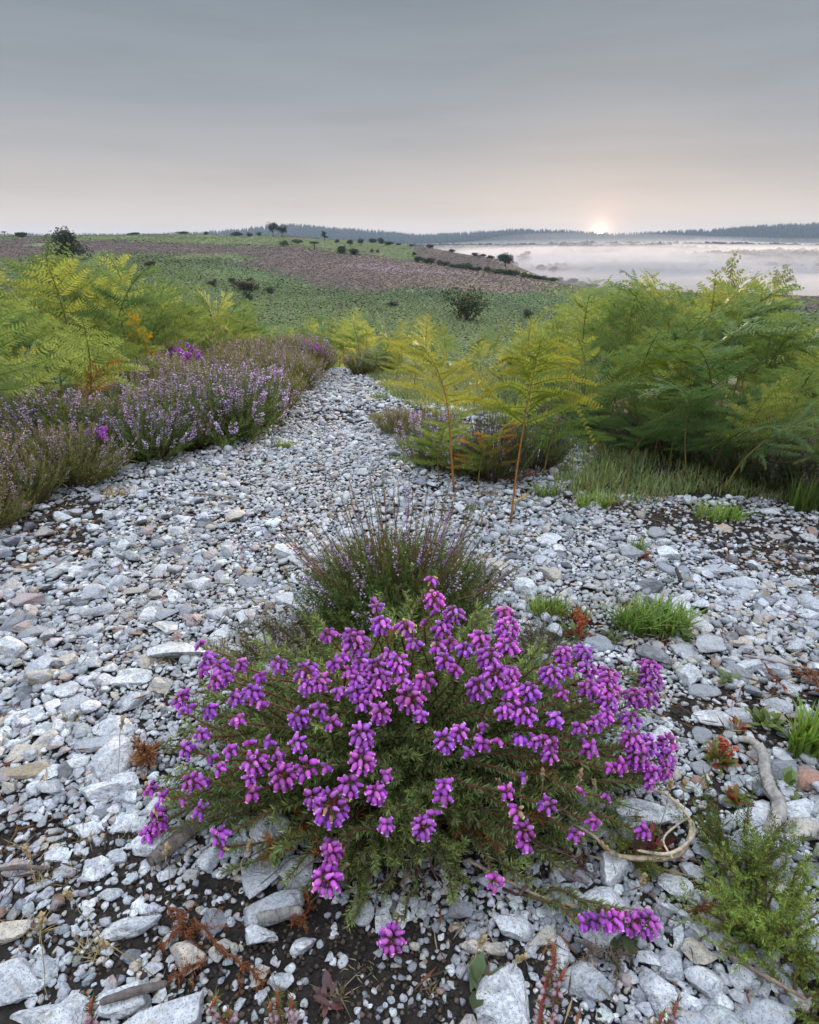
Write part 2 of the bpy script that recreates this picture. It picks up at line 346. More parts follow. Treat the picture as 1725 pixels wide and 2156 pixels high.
# ------------------------------------------------------------------ trees and shrubs on the hill
def crown(b, c, rad, n, leaf, col, r, lumps=7):
    c = np.asarray(c, float); rad = np.asarray(rad, float)*[1.25, 1.25, 1.1]
    L0 = nrm(r.normal(0, 1, (lumps, 3)))*r.uniform(.25, .6, (lumps, 1)); L0[:, 2] *= .8
    k = r.integers(0, lumps, n); d = nrm(r.normal(0, 1, (n, 3)))*(r.random((n, 1))**.45)
    sz = r.uniform(.35, .6, lumps)[k][:, None]
    P = c+(L0[k]+d*sz)*rad
    M = frames(nrm(r.normal(0, 1, (n, 3))), r.uniform(0, 6.28, n))*(leaf*r.uniform(.6, 1.4, n))[:, None, None]
    b.stamp(LEAFC[0], LEAFC[1], M, P, jit(n, col, .22, r)*(np.r_[[.75+.5*q for q in r.random(lumps)]][k])[:, None])
def shrub(px, py, w, h, label, cat='shrub', name='shrub', col=(.035, .05, .025), group=None, trunk=0, style='bush'):
    r = np.random.default_rng(int(px*7+py*3)); P = hit(px, py); rr_ = hypot(P[0], P[1]); k = sqrt(rr_**2+P[2]**2)/1421
    W, H = w*k, h*k; root = empty(name, P, 0, label, cat, group)
    b = MB(); leaf = max(W, H)*.058
    if style == 'bush': crown(b, (0, 0, H*.45), (W*.52, W*.45, H*.58), 650, leaf, col, r)
    elif style == 'tree': crown(b, (0, 0, H*.62), (W*.54, W*.45, H*.46), 900, leaf, col, r, 9)
    elif style == 'big':
        crown(b, (-W*.05, 0, H*.55), (W*.38, W*.4, H*.5), 1100, leaf*.6, col, r, 12); crown(b, (0, 0, H*.28), (W*.55, W*.45, H*.32), 900, leaf*.6, col, r, 9)
    elif style == 'flat': crown(b, (0, 0, H*.78), (W*.55, W*.5, H*.22), 320, leaf, col, r)
    elif style == 'pine':
        for q in range(5): crown(b, ((r.random()-.5)*W*.25, 0, H*(.4+.13*q)), (W*(.5-.07*q), W*.4, H*.1), 110, leaf, col, r, 4)
    b.build('crown', M_far, root)
    t = MB()
    hs = {'bush': .5, 'big': .8, 'tree': .7, 'flat': .8, 'pine': .95}[style]*H
    lean = r.normal(0, .06)*H
    t.tube([(0, 0, -.3), (lean*.3, 0, hs*.4), (lean, 0, hs)], [W*.035+.04, W*.028+.03, .02], (.05, .04, .03), 6)
    for q in range(5 if style != 'bush' else 3):
        a = r.uniform(0, 6.28); z0 = hs*r.uniform(.35, .8)
        t.tube([(lean*.5, 0, z0), (cos(a)*W*.2, sin(a)*W*.2, z0+H*.12), (cos(a)*W*.33, sin(a)*W*.33, z0+H*.2)], [W*.015+.02, W*.01+.01, .01], (.05, .04, .03), 4)
    t.build('trunk' if style != 'bush' else 'stem', M_wood, root)
    return root
D = (.045, .062, .036); Bn = (.085, .075, .052); Gd = (.075, .11, .042)
shrub(145, 547, 74, 60, 'large dark rounded pine standing alone on the left hill', 'tree', 'pine_tree', D, style='big')
shrub(41, 495, 24, 8, 'low dark clump of scrub on the skyline at the far left', col=D)
shrub(10, 497, 9, 9, 'tiny wind bent tree at the left end of the skyline', 'tree', 'small_tree', D, style='flat')
shrub(283, 492, 22, 5, 'long low gorse hump on the skyline right of the large pine', col=D)
shrub(384, 491, 20, 6, 'dark gorse hump on the middle of the hill skyline', col=D)
shrub(435, 491, 12, 6, 'small gorse hump where the blue ridge meets the hill', col=D)
shrub(576, 498, 20, 27, 'taller of the paired trees on the skyline below the blue ridge', 'tree', 'round_tree', D, style='tree')
shrub(595, 498, 18, 22, 'shorter tree of the pair on the skyline below the blue ridge', 'tree', 'round_tree', D, style='tree')
shrub(500, 494, 26, 9, 'wide flat scrub on the skyline left of the paired trees', col=D)
shrub(526, 496, 14, 9, 'small dark scrub next to the paired skyline trees', col=D)
shrub(545, 497, 14, 10, 'green scrub touching the paired skyline trees', col=Gd)
shrub(684, 508, 20, 20, 'layered pine standing on the grassy hill top', 'tree', 'pine_tree', D, style='pine')
shrub(662, 524, 23, 16, 'flat topped small pine in the heather below the hill top', 'tree', 'pine_tree', D, style='flat')
shrub(598, 519, 20, 14, 'green bush at the upper edge of the brown heather', col=Gd)
shrub(628, 513, 28, 10, 'wide low green bush on the grass above the heather', col=Gd)
shrub(710, 511, 12, 8, 'small round bush between the layered pine and the thorn trees', col=D)
shrub(738, 518, 15, 13, 'left thorn tree of two on the grassy slope', 'tree', 'thorn_tree', D, style='tree')
shrub(760, 516, 15, 13, 'right thorn tree of two on the grassy slope', 'tree', 'thorn_tree', D, style='tree')
shrub(722, 534, 30, 18, 'large dark gorse clump on the slope, left of its twin', col=D)
shrub(745, 536, 26, 12, 'dark gorse clump on the slope, right of its taller twin', col=D)
for i, (a, b_, c, d_) in enumerate(((785, 506, 22, 9), (803, 508, 22, 12), (820, 511, 20, 9), (840, 513, 12, 5), (868, 513, 12, 5))):
    shrub(a, b_, c, d_, 'dark scrub in the thicket on the crest right of the thorn trees', col=D, group='scrub thicket on the hill crest')
shrub(783, 532, 10, 9, 'left of two small bushes below the crest thicket', col=D)
shrub(795, 532, 10, 7, 'right of two small bushes below the crest thicket', col=D)
shrub(315, 562, 28, 14, 'brownish bush alone in the green bracken of the left slope', col=Bn)
shrub(450, 603, 22, 18, 'brown bush at the left of the mid slope cluster', col=Bn)
shrub(490, 598, 16, 14, 'small dark bush touching the top of the big brown bush', col=D)
shrub(515, 611, 52, 26, 'big brown bush in the middle of the green slope', col=Bn)
shrub(527, 593, 14, 9, 'small dark bush behind the big brown bush', col=D)
shrub(525, 632, 24, 22, 'round dark bush just below the big brown bush', col=D)
shrub(567, 618, 20, 16, 'round dark bush right of the big brown bush', col=D)
shrub(825, 645, 26, 12, 'brownish bush low on the middle of the green slope', col=Bn)
shrub(1112, 672, 26, 26, 'dark bush low on the slope beside the right bracken', col=D)
shrub(982, 674, 92, 78, 'broad pale green willow bush above the middle bracken', 'bush', 'willow_bush', (.10, .12, .055))
shrub(1064, 561, 36, 26, 'rounded tree left of the crooked pine on the near crest', 'tree', 'round_tree', D, style='tree')
shrub(1107, 563, 40, 32, 'crooked open topped pine on the near crest by the mist', 'tree', 'pine_tree', D, style='pine')
shrub(1138, 575, 20, 16, 'small pale tree right of the crooked pine', 'tree', 'small_tree', (.05, .06, .035), style='tree')
shrub(1166, 581, 22, 20, 'airy birch sapling on the crest shrub line', 'tree', 'birch_sapling', (.05, .065, .035), style='tree')
shrub(872, 540, 10, 12, 'upright dark bush at the top end of the crest shrub line', col=D)
for i in range(26):
    f = i/25; px = 880+f*372+rng.normal(0, 3); py = np.interp(px, [869, 1000, 1120, 1246], [550, 569, 586, 606])
    shrub(px, py, rng.uniform(18, 30), rng.uniform(7, 15), 'dark gorse bush in the shrub line running down the near crest', col=[D, D, Bn, Gd][i % 4], group='shrub line down the near crest')
for px, py in ((1000, 536), (1015, 540), (1033, 544), (950, 526), (905, 520)):
    shrub(px, py, 18, 7, 'faint scrub on the second crest behind the shrub line', col=D, group='scrub on the second crest')

# ------------------------------------------------------------------ distant woods
def wood(name, label, n, pxr, rng_r, hgt, col, conifer=True, cond=None, seed=5):
    r = np.random.default_rng(seed); b = MB()
    a0, a1 = azel(pxr[0], 505)[0], azel(pxr[1], 505)[0]
    az = r.uniform(a0, a1, n); R = r.uniform(*rng_r, n); x, y = R*np.sin(az), R*np.cos(az); z = T(x, y)
    keep = np.ones(n, bool) if cond is None else z > cond
    x, y, z = x[keep], y[keep], z[keep]; n = len(x); H = hgt*r.uniform(.55, 1.3, n)
    if conifer:
        a = np.arange(6)*pi/3; V = [(0, 0, 1.)]; t = []
        for j, (zz, q) in enumerate(((.62, .09), (.3, .17), (.0, .24))):
            V += [(cos(k)*q*(1 if i % 2 else .6), sin(k)*q*(1 if i % 2 else .6), zz) for i, k in enumerate(a)]
        for i in range(6):
            i2 = (i+1) % 6; t.append((0, 1+i, 1+i2))
            for j in (0, 1): p = 1+6*j; t += [(p+i, p+6+i, p+6+i2), (p+i, p+6+i2, p+i2)]
        V, t = np.array(V), np.array(t)
        M = np.tile(np.eye(3), (n, 1, 1))*H[:, None, None]; M[:, :2] *= r.uniform(.8, 1.5, n)[:, None, None]
        b.stamp(V, t, M, np.stack([x, y, z-1], 1), jit(n, col, .25, r))
    else:
        for k in range(3):
            M = frames(nrm(r.normal(0, .4, (n, 3))+[0, 0, 1]), r.uniform(0, 6.28, n))*(H*1.3)[:, None, None]; M[:, 2] *= .9
            b.stamp(LEAFC[0], LEAFC[1], M, np.stack([x+r.normal(0, hgt*.3, n), y, z-1+H*.1*k], 1), jit(n, col, .25, r))
    tag(b.build(name, M_far), label, 'wood', kind='stuff')
wood('distant_forest', 'bluish conifer forest covering the far ridge', 24000, (-900, 3600), (2050, 2560), 19, (.022, .032, .026))
wood('valley_wood', 'wooded humps rising out of the valley mist', 5500, (850, 2500), (800, 1620), 11, (.03, .04, .028), False, -25.5, 6)
wood('valley_hedge', 'thin scattered trees on the misty valley floor', 220, (900, 1850), (650, 1800), 9, (.03, .04, .028), False, None, 7)
P = hit(1662, 607)
shrub(1662, 607, 17, 24, 'lone tree standing in the mist behind the right bracken', 'tree', 'lone_tree', D, style='tree')

# ------------------------------------------------------------------ stones
def ico(sub):
    bm = bmesh.new(); bmesh.ops.create_icosphere(bm, subdivisions=sub, radius=1)
    V = np.array([v.co[:] for v in bm.verts]); t = np.array([[v.index for v in f.verts] for f in bm.faces]); bm.free(); return V, t
ICO = {k: ico(k) for k in (1, 2, 3, 4)}
def stone_shape(r, sub, cuts=9, flat=.5, rough=.05, squash=1.0):
    V = ICO[sub][0].copy()
    for k in range(3):
        d = nrm(r.normal(0, 1, (1, 3)))[0]; V *= (1+.13*np.sin(V@d*r.uniform(1.5, 3.2)+r.uniform(0, 6.28)))[:, None]
    for k in range(cuts):
        d = nrm(r.normal(0, 1, (1, 3)))[0]; h = r.uniform(.40, .80); s = V@d; V -= np.maximum(s-h, 0)[:, None]*d[None]*.96
    if sub > 2:
        for k in range(9):
            d = nrm(r.normal(0, 1, (1, 3)))[0]; V *= (1+rough*.4*np.sin(V@d*r.uniform(4, 14)+r.uniform(0, 6.28)))[:, None]
        for k in range(r.integers(0, 3)):                           # scooped flake scars
            d = nrm(r.normal(0, 1, (1, 3)))[0]; c = d*r.uniform(1.0, 1.2); dd = V-c; q = np.linalg.norm(dd, axis=1); R0 = r.uniform(.45, .7)
            V += np.where(q < R0, (R0-q), 0)[:, None]*dd/np.maximum(q, .01)[:, None]*.9
    V *= np.array([1, r.uniform(.6, .95), flat*r.uniform(.75, 1.25)])*squash
    ext = (V[:, :2].max(0)-V[:, :2].min(0)).max(); V /= ext; V[:, 2] -= (V[:, 2].min()+V[:, 2].max())/2
    return V
WH = (.66, .665, .68); GR = (.44, .45, .475); CR = (.52, .45, .36); DK = (.085, .088, .10); RU = (.27, .14, .08); PK = (.42, .31, .29); MG = (.24, .25, .275)
PAL = [(WH, .46), (GR, .25), (CR, .10), (MG, .11), (DK, .045), (RU, .012), (PK, .023)]
PW_ = np.array([p[1] for p in PAL]); PW_ /= PW_.sum(); PC = np.array([p[0] for p in PAL]); PN = ['white', 'pale grey', 'cream', 'mid grey', 'dark grey', 'rusty brown', 'pinkish']
def stone_mat():
    m = bpy.data.materials.new('flint'); m.use_nodes = True; t = m.node_tree; n = t.nodes; l = t.links
    b = n['Principled BSDF']; b.inputs['Roughness'].default_value = .62; b.inputs['Specular IOR Level'].default_value = .35
    a = n.new('ShaderNodeAttribute'); a.attribute_name = 'Col'; geo = n.new('ShaderNodeNewGeometry')
    def noise(s, d=4, dist=0):
        k = n.new('ShaderNodeTexNoise'); k.inputs['Scale'].default_value = s; k.inputs['Detail'].default_value = d; k.inputs['Distortion'].default_value = dist; k.inputs['Roughness'].default_value = .6; l.new(geo.outputs['Position'], k.inputs[0]); return k
    def rng_(src, a0, a1, b0, b1):
        k = n.new('ShaderNodeMapRange'); l.new(src, k.inputs[0]); k.inputs[1].default_value = a0; k.inputs[2].default_value = a1; k.inputs[3].default_value = b0; k.inputs[4].default_value = b1; return k.outputs[0]
    def mix(f, A, B, mode='MIX'):
        k = n.new('ShaderNodeMix'); k.data_type = 'RGBA'; k.blend_type = mode; l.new(f, k.inputs['Factor']); l.new(A, k.inputs['A'])
        if isinstance(B, tuple): k.inputs['B'].default_value = (*B, 1)
        else: l.new(B, k.inputs['B'])
        return k.outputs['Result']
    big = noise(38, 3, .6); st = noise(75, 4, 1.0); sp = noise(650, 2); fine = noise(240, 5)
    c = a.outputs['Color']
    c = mix(rng_(big.outputs[0], .48, .60, 0, .6), c, (.29, .31, .35))
    c = mix(rng_(st.outputs[0], .57, .70, 0, .6), c, (.44, .33, .21))
    dirt = noise(3.5, 3, .5); c = mix(rng_(dirt.outputs[0], .45, .72, 0, .35), c, (.30, .25, .19))
    c = mix(rng_(fine.outputs[0], .32, .58, .6, 0), c, (.17, .18, .19))
    c = mix(rng_(sp.outputs[0], .58, .66, 0, .75), c, (.07, .07, .075))
    l.new(c, b.inputs['Base Color'])
    bu = n.new('ShaderNodeBump'); bu.inputs['Strength'].default_value = .7; bu.inputs['Distance'].default_value = .004; l.new(fine.outputs[0], bu.inputs['Height'])
    b2 = n.new('ShaderNodeBump'); b2.inputs['Strength'].default_value = .6; b2.inputs['Distance'].default_value = .012; l.new(big.outputs[0], b2.inputs['Height']); l.new(bu.outputs[0], b2.inputs['Normal'])
    l.new(b2.outputs[0], b.inputs['Normal']); return m
M_stone = stone_mat()
def sharp(o, ang=.5):
    bm = bmesh.new(); bm.from_mesh(o.data)
    for e_ in bm.edges: e_.smooth = e_.calc_face_angle(0) < ang
    bm.to_mesh(o.data); bm.free()

P_GRAVEL = [(-320, 1330), (-100, 1080), (0, 1030), (230, 990), (420, 950), (540, 905), (620, 845), (672, 775), (690, 752), (745, 765), (830, 840), (900, 850), (1200, 890), (1260, 960), (1180, 1040), (1500, 1050), (1725, 1040), (2060, 1040), (2100, 2400), (-320, 2400)]
P_SOIL = [[(1280, 1062), (2000, 1040), (2000, 1260), (1725, 1250), (1560, 1200), (1400, 1130)], [(1120, 1310), (1420, 1320), (1420, 1370), (1180, 1350)], [(860, 870), (1250, 890), (1200, 960), (900, 930)],
          [(620, 1760), (1180, 1760), (1260, 1830), (900, 1900), (640, 1880)]]
P_HALF = [[(0, 1700), (330, 1760), (300, 1850), (0, 1850)], [(1250, 1760), (1500, 1640), (1560, 1800), (1480, 1900)], [(-300, 1830), (380, 1850), (700, 1900), (1000, 1960), (1250, 1980), (1300, 2400), (-300, 2400)], [(1380, 1500), (1700, 1400), (1725, 1560), (1560, 1600)], [(0, 1040), (200, 1060), (180, 1180), (0, 1200)]]
# stones read off the photograph one by one: x, y of the middle, width, height over its footing, turn, colour, label
BIG = [
 (333, 1768, 135, 62, .15, WH, 'big flat white flint under the lowest left flower heads'),
 (215, 1972, 20, 10, 0, WH, None),
 (264, 1953, 142, 48, .12, WH, 'long white finger shaped flint in the lower left, above the rusty sprig'),
 (563, 1908, 135, 66, .05, GR, 'long grey speckled flint below the left side of the bell heather'),
 (395, 2012, 88, 66, -.1, CR, 'cream and pink broken flint under the rusty heather sprig'),
 (370, 2128, 190, 70, .35, WH, 'very large white curved flint at the bottom edge, left of centre'),
 (45, 2055, 115, 66, .0, WH, 'large white flint at the left edge beside the dry grass stalks'),
 (30, 2085, 100, 60, .3, GR, 'grey white flint in the bottom left corner below the large left edge flint'),
 (85, 2130, 100, 50, .3, WH, 'rough white flint at the bottom edge near the left corner'),
 (30, 1820, 60, 40, .2, PK, 'pinkish rounded flint at the left edge'),
 (233, 1960, 30, 20, .2, WH, None),
 (92, 2030, 70, 50, 0, GR, 'grey blocky flint right of the large left edge flint'),
 (35, 1955, 75, 42, .1, CR, 'cream capped flint at the left edge above the grass stalks'),
 (540, 1970, 75, 46, .1, WH, 'white block between the long grey flint and the rusty sprig'),
 (470, 1990, 50, 42, 1.0, CR, 'cream and grey flint right of the pink broken flint'),
 (450, 1935, 60, 55, .8, MG, 'dark speckled triangular flint left of the long grey flint'),
 (445, 1805, 62, 50, .5, WH, 'rounded white flint right of the big flat white flint'),
 (405, 1838, 40, 25, .3, CR, None), (350, 1840, 45, 28, .2, WH, None), (265, 1638, 65, 46, .2, WH, 'white pitted flint left of the bell heather'),
 (555, 2045, 50, 45, .6, CR, None), (600, 2065, 55, 38, .2, WH, None), (640, 1985, 60, 40, .5, WH, None),
 (805, 1925, 55, 62, 1.2, WH, 'white upright tooth shaped flint below the middle of the bell heather'),
 (760, 1920, 58, 50, .8, GR, 'brown and grey flint left of the white tooth shaped flint'),
 (850, 1915, 50, 60, .9, WH, 'speckled white flint right of the tooth shaped flint'),
 (1183, 1888, 98, 56, .05, WH, 'smooth white domed flint left of the fallen flower spike'),
 (1075, 1945, 95, 58, -.1, WH, 'wide pale flint left of the fallen flower spike'),
 (1045, 1858, 90, 40, -.1, GR, 'pale flint under the lower right of the bell heather'),
 (965, 1915, 60, 46, .0, MG, 'grey lichen spotted flint below the bell heather'),
 (963, 1952, 36, 22, .1, (.45, .30, .12), 'small ochre flat pebble below the bell heather'),
 (1000, 1988, 70, 34, -.3, CR, 'cream pointed flint with a ringed flint beside it'),
 (1040, 2000, 52, 26, .1, CR, None), (1140, 1975, 75, 34, .25, CR, 'worn cream log shaped flint left of the fallen flower spike'),
 (1185, 1998, 42, 40, 1.2, WH, None),
 (1250, 2062, 105, 80, .2, GR, 'large rough grey flint below the fallen flower spike'),
 (1385, 2070, 92, 118, 1.35, WH, 'tall white notched flint standing right of the large rough grey flint'),
 (1410, 2012, 70, 66, .9, WH, 'white chunk above the tall notched flint'),
 (1475, 2060, 80, 58, -.5, WH, 'white wedge shaped flint right of the tall notched flint'),
 (1468, 2005, 75, 52, -.4, CR, 'brown sided flint above the white wedge'),
 (1568, 2060, 62, 46, -.2, WH, 'square white flint under the bright green sprig'),
 (1600, 2130, 140, 60, -.1, GR, 'large grey round veined stone in the bottom right corner'),
 (1520, 1975, 58, 40, -.3, WH, None), (1465, 1960, 48, 32, -.4, WH, None), (1490, 1930, 90, 44, .2, CR, 'wide cream slab left of the bright green sprig'),
 (1360, 1705, 125, 56, .0, WH, 'long white flint right of the bell heather, left of the white chunk'),
 (1430, 1700, 66, 74, .3, WH, 'tall white chunk touching the long white flint'),
 (1230, 1745, 90, 60, .1, WH, 'pitted white flint under the right side of the bell heather'),
 (1310, 1755, 70, 46, .1, MG, 'speckled grey flint beneath the dry root ring'),
 (1345, 1740, 60, 36, .0, WH, None), (1290, 1825, 78, 66, .3, WH, 'white jagged flint inside the dry root ring'),
 (1205, 1835, 80, 40, -.2, (.30, .22, .23), 'purplish flat flint left of the dry root ring'),
 (1452, 1830, 55, 36, -.2, WH, 'white flint just right of the dry root ring'),
 (1585, 1720, 84, 50, .1, WH, 'white ridged flint left of the bleached branch'),
 (1690, 1745, 84, 52, .2, CR, 'cream topped flint at the right edge beside the branch end'),
 (1680, 1700, 95, 45, .0, WH, 'pale jagged flint at the right edge above the cream topped one'),
 (1655, 1620, 72, 52, -.2, (.22, .23, .26), 'blue grey rounded flint right of the bleached branch'),
 (1705, 1635, 70, 52, .5, (.44, .20, .13), 'reddish orange flint at the right edge'),
 (1500, 1515, 100, 36, .0, WH, 'long flat white flint above the small red and green plant'),
 (1455, 1420, 60, 52, .7, WH, 'white block flint right of the upper flower spikes'),
 (1558, 1413, 56, 44, .0, MG, 'round grey stone with dark pits on the right'),
 (1480, 1452, 70, 36, -.1, MG, 'dark speckled long stone right of the flower spikes'),
 (1660, 1450, 54, 34, .0, WH, None), (1640, 1480, 62, 40, .2, GR, 'flat grey flint left of the right edge grass tuft'),
 (1505, 1195, 62, 30, .1, GR, None), (1540, 1225, 66, 34, .1, GR, 'grey wedge on the dark peat at the right'),
 (1525, 1110, 44, 20, .0, (.42, .28, .17), 'brown stone on the dark peat right of the grass'),
 (1635, 1128, 44, 16, .0, (.46, .36, .24), 'tan stone on the dark peat near the right edge'),
 (1160, 1132, 58, 26, .0, WH, 'rounded pale boulder below the second bracken stalk'),
 (1072, 1168, 50, 24, .0, DK, 'dark blue grey stone right of the middle heather'),
 (1410, 1165, 56, 36, .1, WH, 'cracked white flint below the small rusty tuft'),
 (137, 1088, 38, 28, .3, WH, 'white rounded flint beside the grey one by the left heather'),
 (158, 1078, 44, 26, .0, GR, 'grey rounded flint by the left heather'),
 (90, 1068, 34, 20, .0, WH, None), (215, 1075, 30, 14, 0, WH, None),
 (390, 1090, 42, 20, 0, WH, None), (368, 1156, 44, 26, 0, DK, 'dark shaded stone in the hollow on the left gravel'),
 (395, 1176, 42, 20, .3, MG, None), (540, 1078, 24, 12, 0, DK, 'small black pebble on the pale path'),
 (140, 1178, 40, 20, 0, MG, 'mottled brown grey stone by the left edge heather'),
 (436, 990, 28, 16, 0, (.30, .24, .16), 'brown topped stone at the foot of the left heather'),
 (808, 938, 14, 14, 0, WH, 'left of two small white stones beside the path'), (838, 934, 17, 13, 0, WH, 'right of two small white stones beside the path'),
 (818, 998, 32, 11, 0, (.28, .2, .15), 'brown flat stone on the right side of the path'), (848, 1012, 26, 12, 0, (.25, .21, .19), 'dark brown stone right of the brown flat stone'),
 (320, 1297, 46, 30, .2, WH, None), (355, 1315, 66, 36, -.2, WH, 'white flint on the left gravel above the reddish pebble'),
 (345, 1290, 70, 34, .0, MG, 'grey shiny flint on the left gravel with a dark hollow behind'),
 (375, 1372, 130, 34, .05, WH, 'wide flat pale flint with a reddish pebble on it'), (380, 1362, 26, 14, 0, (.26, .1, .06), 'reddish pebble resting on the wide flat flint'),
 (270, 1430, 96, 26, .0, WH, 'long oval bright white flint on the left gravel'), (290, 1412, 80, 26, 0, WH, None), (485, 1370, 60, 40, -.5, WH, None),
 (338, 1440, 54, 52, .4, CR, 'upright cream boulder left of the leftmost flower heads'),
 (160, 1480, 85, 34, .0, GR, 'grey domed stone beside the small dry grass on the left'),
 (280, 1245, 60, 20, 0, (.33, .29, .24), 'tan sandstone pebble on the left gravel'), (100, 1265, 50, 20, 0, MG, None), (180, 1430, 50, 26, 0, WH, None),
 (60, 1620, 120, 30, .05, (.33, .24, .14), 'large flat brown stone at the left edge'), (165, 1600, 65, 34, .1, WH, None),
 (210, 1560, 120, 40, .1, GR, None), (250, 1530, 85, 44, .3, WH, None), (110, 1655, 65, 38, 0, GR, None), (70, 1500, 70, 30, .1, WH, None),
 (180, 1745, 70, 34, .1, WH, None), (262, 1730, 60, 40, .2, WH, None), (230, 1880, 55, 30, .3, GR, None), (120, 1800, 50, 28, .2, WH, None),
]
FILL_SEED = 42
fr = np.random.default_rng(FILL_SEED)
placed = {}
CELL = .05
def free(x, y, rad, k=.82):
    cx, cy = int(x//CELL), int(y//CELL); q = int((rad+.07)//CELL)+1
    for i in range(cx-q, cx+q+1):
        for j in range(cy-q, cy+q+1):
            for (a, b_, c) in placed.get((i, j), ()):
                if (a-x)**2+(b_-y)**2 < ((rad+c)*k)**2: return False
    return True
def put(x, y, rad): placed.setdefault((int(x//CELL), int(y//CELL)), []).append((x, y, rad))
singles = []   # (px, py, dict)
for (px, py, w_, h_, rot, c, lab) in BIG:
    P = hit(px, py+h_*.25); dist = np.linalg.norm(P-[0, 0, CAMH]); k = dist*cos(math.atan(hypot(px-PW/2, py-PH/2)/F))/F
    W = w_*k*.97
    el = atan2(CAMH-P[2], hypot(P[0], P[1]))                        # how steeply we look down on it
    # seen height = depth*sin(el)+height*cos(el)
    hh = h_*k; dep = min(W*.85, hh*.75/max(sin(el), .25)); ht = np.clip((hh-dep*sin(el)*.7)/max(cos(el), .35), .22*W, .6*W)
    singles.append(dict(P=P, W=W, dep=dep, ht=ht, rot=rot, c=c, lab=lab, px=px, py=py, big=True)); put(P[0], P[1], (W+dep)/4)
P_BUSH = [(640, 1500), (1100, 1480), (1180, 1700), (1020, 1830), (640, 1800), (560, 1650)]
cand = []
for (smin, smax, n) in ((.036, .056, 420), (.025, .036, 3000), (.017, .025, 14000), (.0115, .017, 70000), (.0075, .012, 70000), (.004, .0075, 60000)):
    az = fr.uniform(-.80, .80, n); R = np.sqrt(fr.uniform(.02, 1, n))*(5.9 if smin > .011 else 2.4)
    ne = {True: n//3, False: 0}[smin > .011]; n += ne; az = np.r_[az, fr.uniform(.55, 1.9, ne)*fr.choice([-1, 1], ne)]
    if smin > .026: R = fr.uniform(.15, 1.5, n-ne)
    if smin < .005: R = fr.uniform(.15, 1.35, n)
    R = np.r_[R, np.sqrt(fr.uniform(.02, 1, ne))*1.75]
    x, y = R*np.sin(az), R*np.cos(az); z = T(x, y); px, py, d = project(x, y, z)
    off = (d <= .05) | (px < -300) | (px > 2080) | (py > 2380)
    m = ((d > .05) & inpoly(px, py, P_GRAVEL) & (y > .1)) | (off & (R < 1.75) & (np.abs(az) > .5)) | (off & (R < .5))
    soil = np.zeros(n, bool); half = np.zeros(n, bool)
    jx, jy = 60*smooth_noise(x, y, 11, 61)+25*smooth_noise(x, y, 40, 62), 35*smooth_noise(x, y, 13, 63)+14*smooth_noise(x, y, 45, 64)
    for p in P_SOIL: soil |= inpoly(px+jx, py+jy, p)
    for p in P_HALF: half |= inpoly(px+jx, py+jy, p)
    u = fr.random(n); cl = smooth_noise(x, y, 9, 77)
    m &= ~(soil & (u > (.10 if smin > .011 else .35))); m &= ~(half & (u > (.30+.75*cl if smin > .011 else .26+.5*cl))); m &= ~inpoly(px, py, P_BUSH) | (u < .25)
    if smin > .027: m &= (R < 1.2) | (u < .12)
    if smin > .039: m &= (py > 1300)
    size = fr.uniform(smin, smax, n)
    for i in np.nonzero(m)[0]:
        rad = size[i]*.46
        if free(x[i], y[i], rad, .80 if smin > .027 else (.64 if smin > .011 else .58)): put(x[i], y[i], rad); cand.append((x[i], y[i], z[i], size[i], px[i], py[i], d[i]))
cand = np.array(cand)
onframe = (cand[:, 4] > -5) & (cand[:, 4] < PW+5) & (cand[:, 5] < PH+5)
score = np.where(onframe, cand[:, 3]/cand[:, 6], 0); order = np.argsort(-score)
nsingle = 300-len(singles); chosen = order[:nsingle]; rest = order[nsingle:]
def region(px, py):
    if py > 1930: a = 'at the bottom edge'
    elif py > 1700: a = 'on foreground peat'
    elif py > 1400: a = 'on the middle gravel'
    else: a = 'on far gravel'
    if px < 200: b_ = 'near the left edge'
    elif px < 480: b_ = 'left of the bell heather'
    elif px < 700: b_ = 'by the left bell heather stems'
    elif px < 950: b_ = 'in front of the bell heather' if py > 1500 else 'behind the bell heather'
    elif px < 1250: b_ = 'by the right bell heather stems'
    elif px < 1480: b_ = 'right of the bell heather'
    else: b_ = 'near the right edge'
    return a+', '+b_
for i in chosen:
    x, y, z, s_, px, py, d = cand[i]; ci = fr.choice(len(PAL), p=PW_)
    sh = ('flat', 'blocky', 'rounded')[fr.integers(0, 3)]
    singles.append(dict(P=np.array([x, y, z]), W=s_*1.06, dep=s_*fr.uniform(.65, 1), ht=s_*{'flat': .34, 'blocky': .62, 'rounded': .5}[sh]*fr.uniform(.85, 1.15), rot=fr.uniform(0, 6.28), c=PC[ci], lab=f'{PN[ci]} {sh} flint {region(px, py)}', px=px, py=py, big=False, sh=sh))
labs = {}
for s_ in singles:
    if s_['lab'] is None:
        ci = int(np.argmin(((PC-np.array(s_['c']))**2).sum(1))); s_['lab'] = f"large {PN[ci]} flint {region(s_['px'], s_['py'])}"
    labs.setdefault(s_['lab'], []).append(s_)
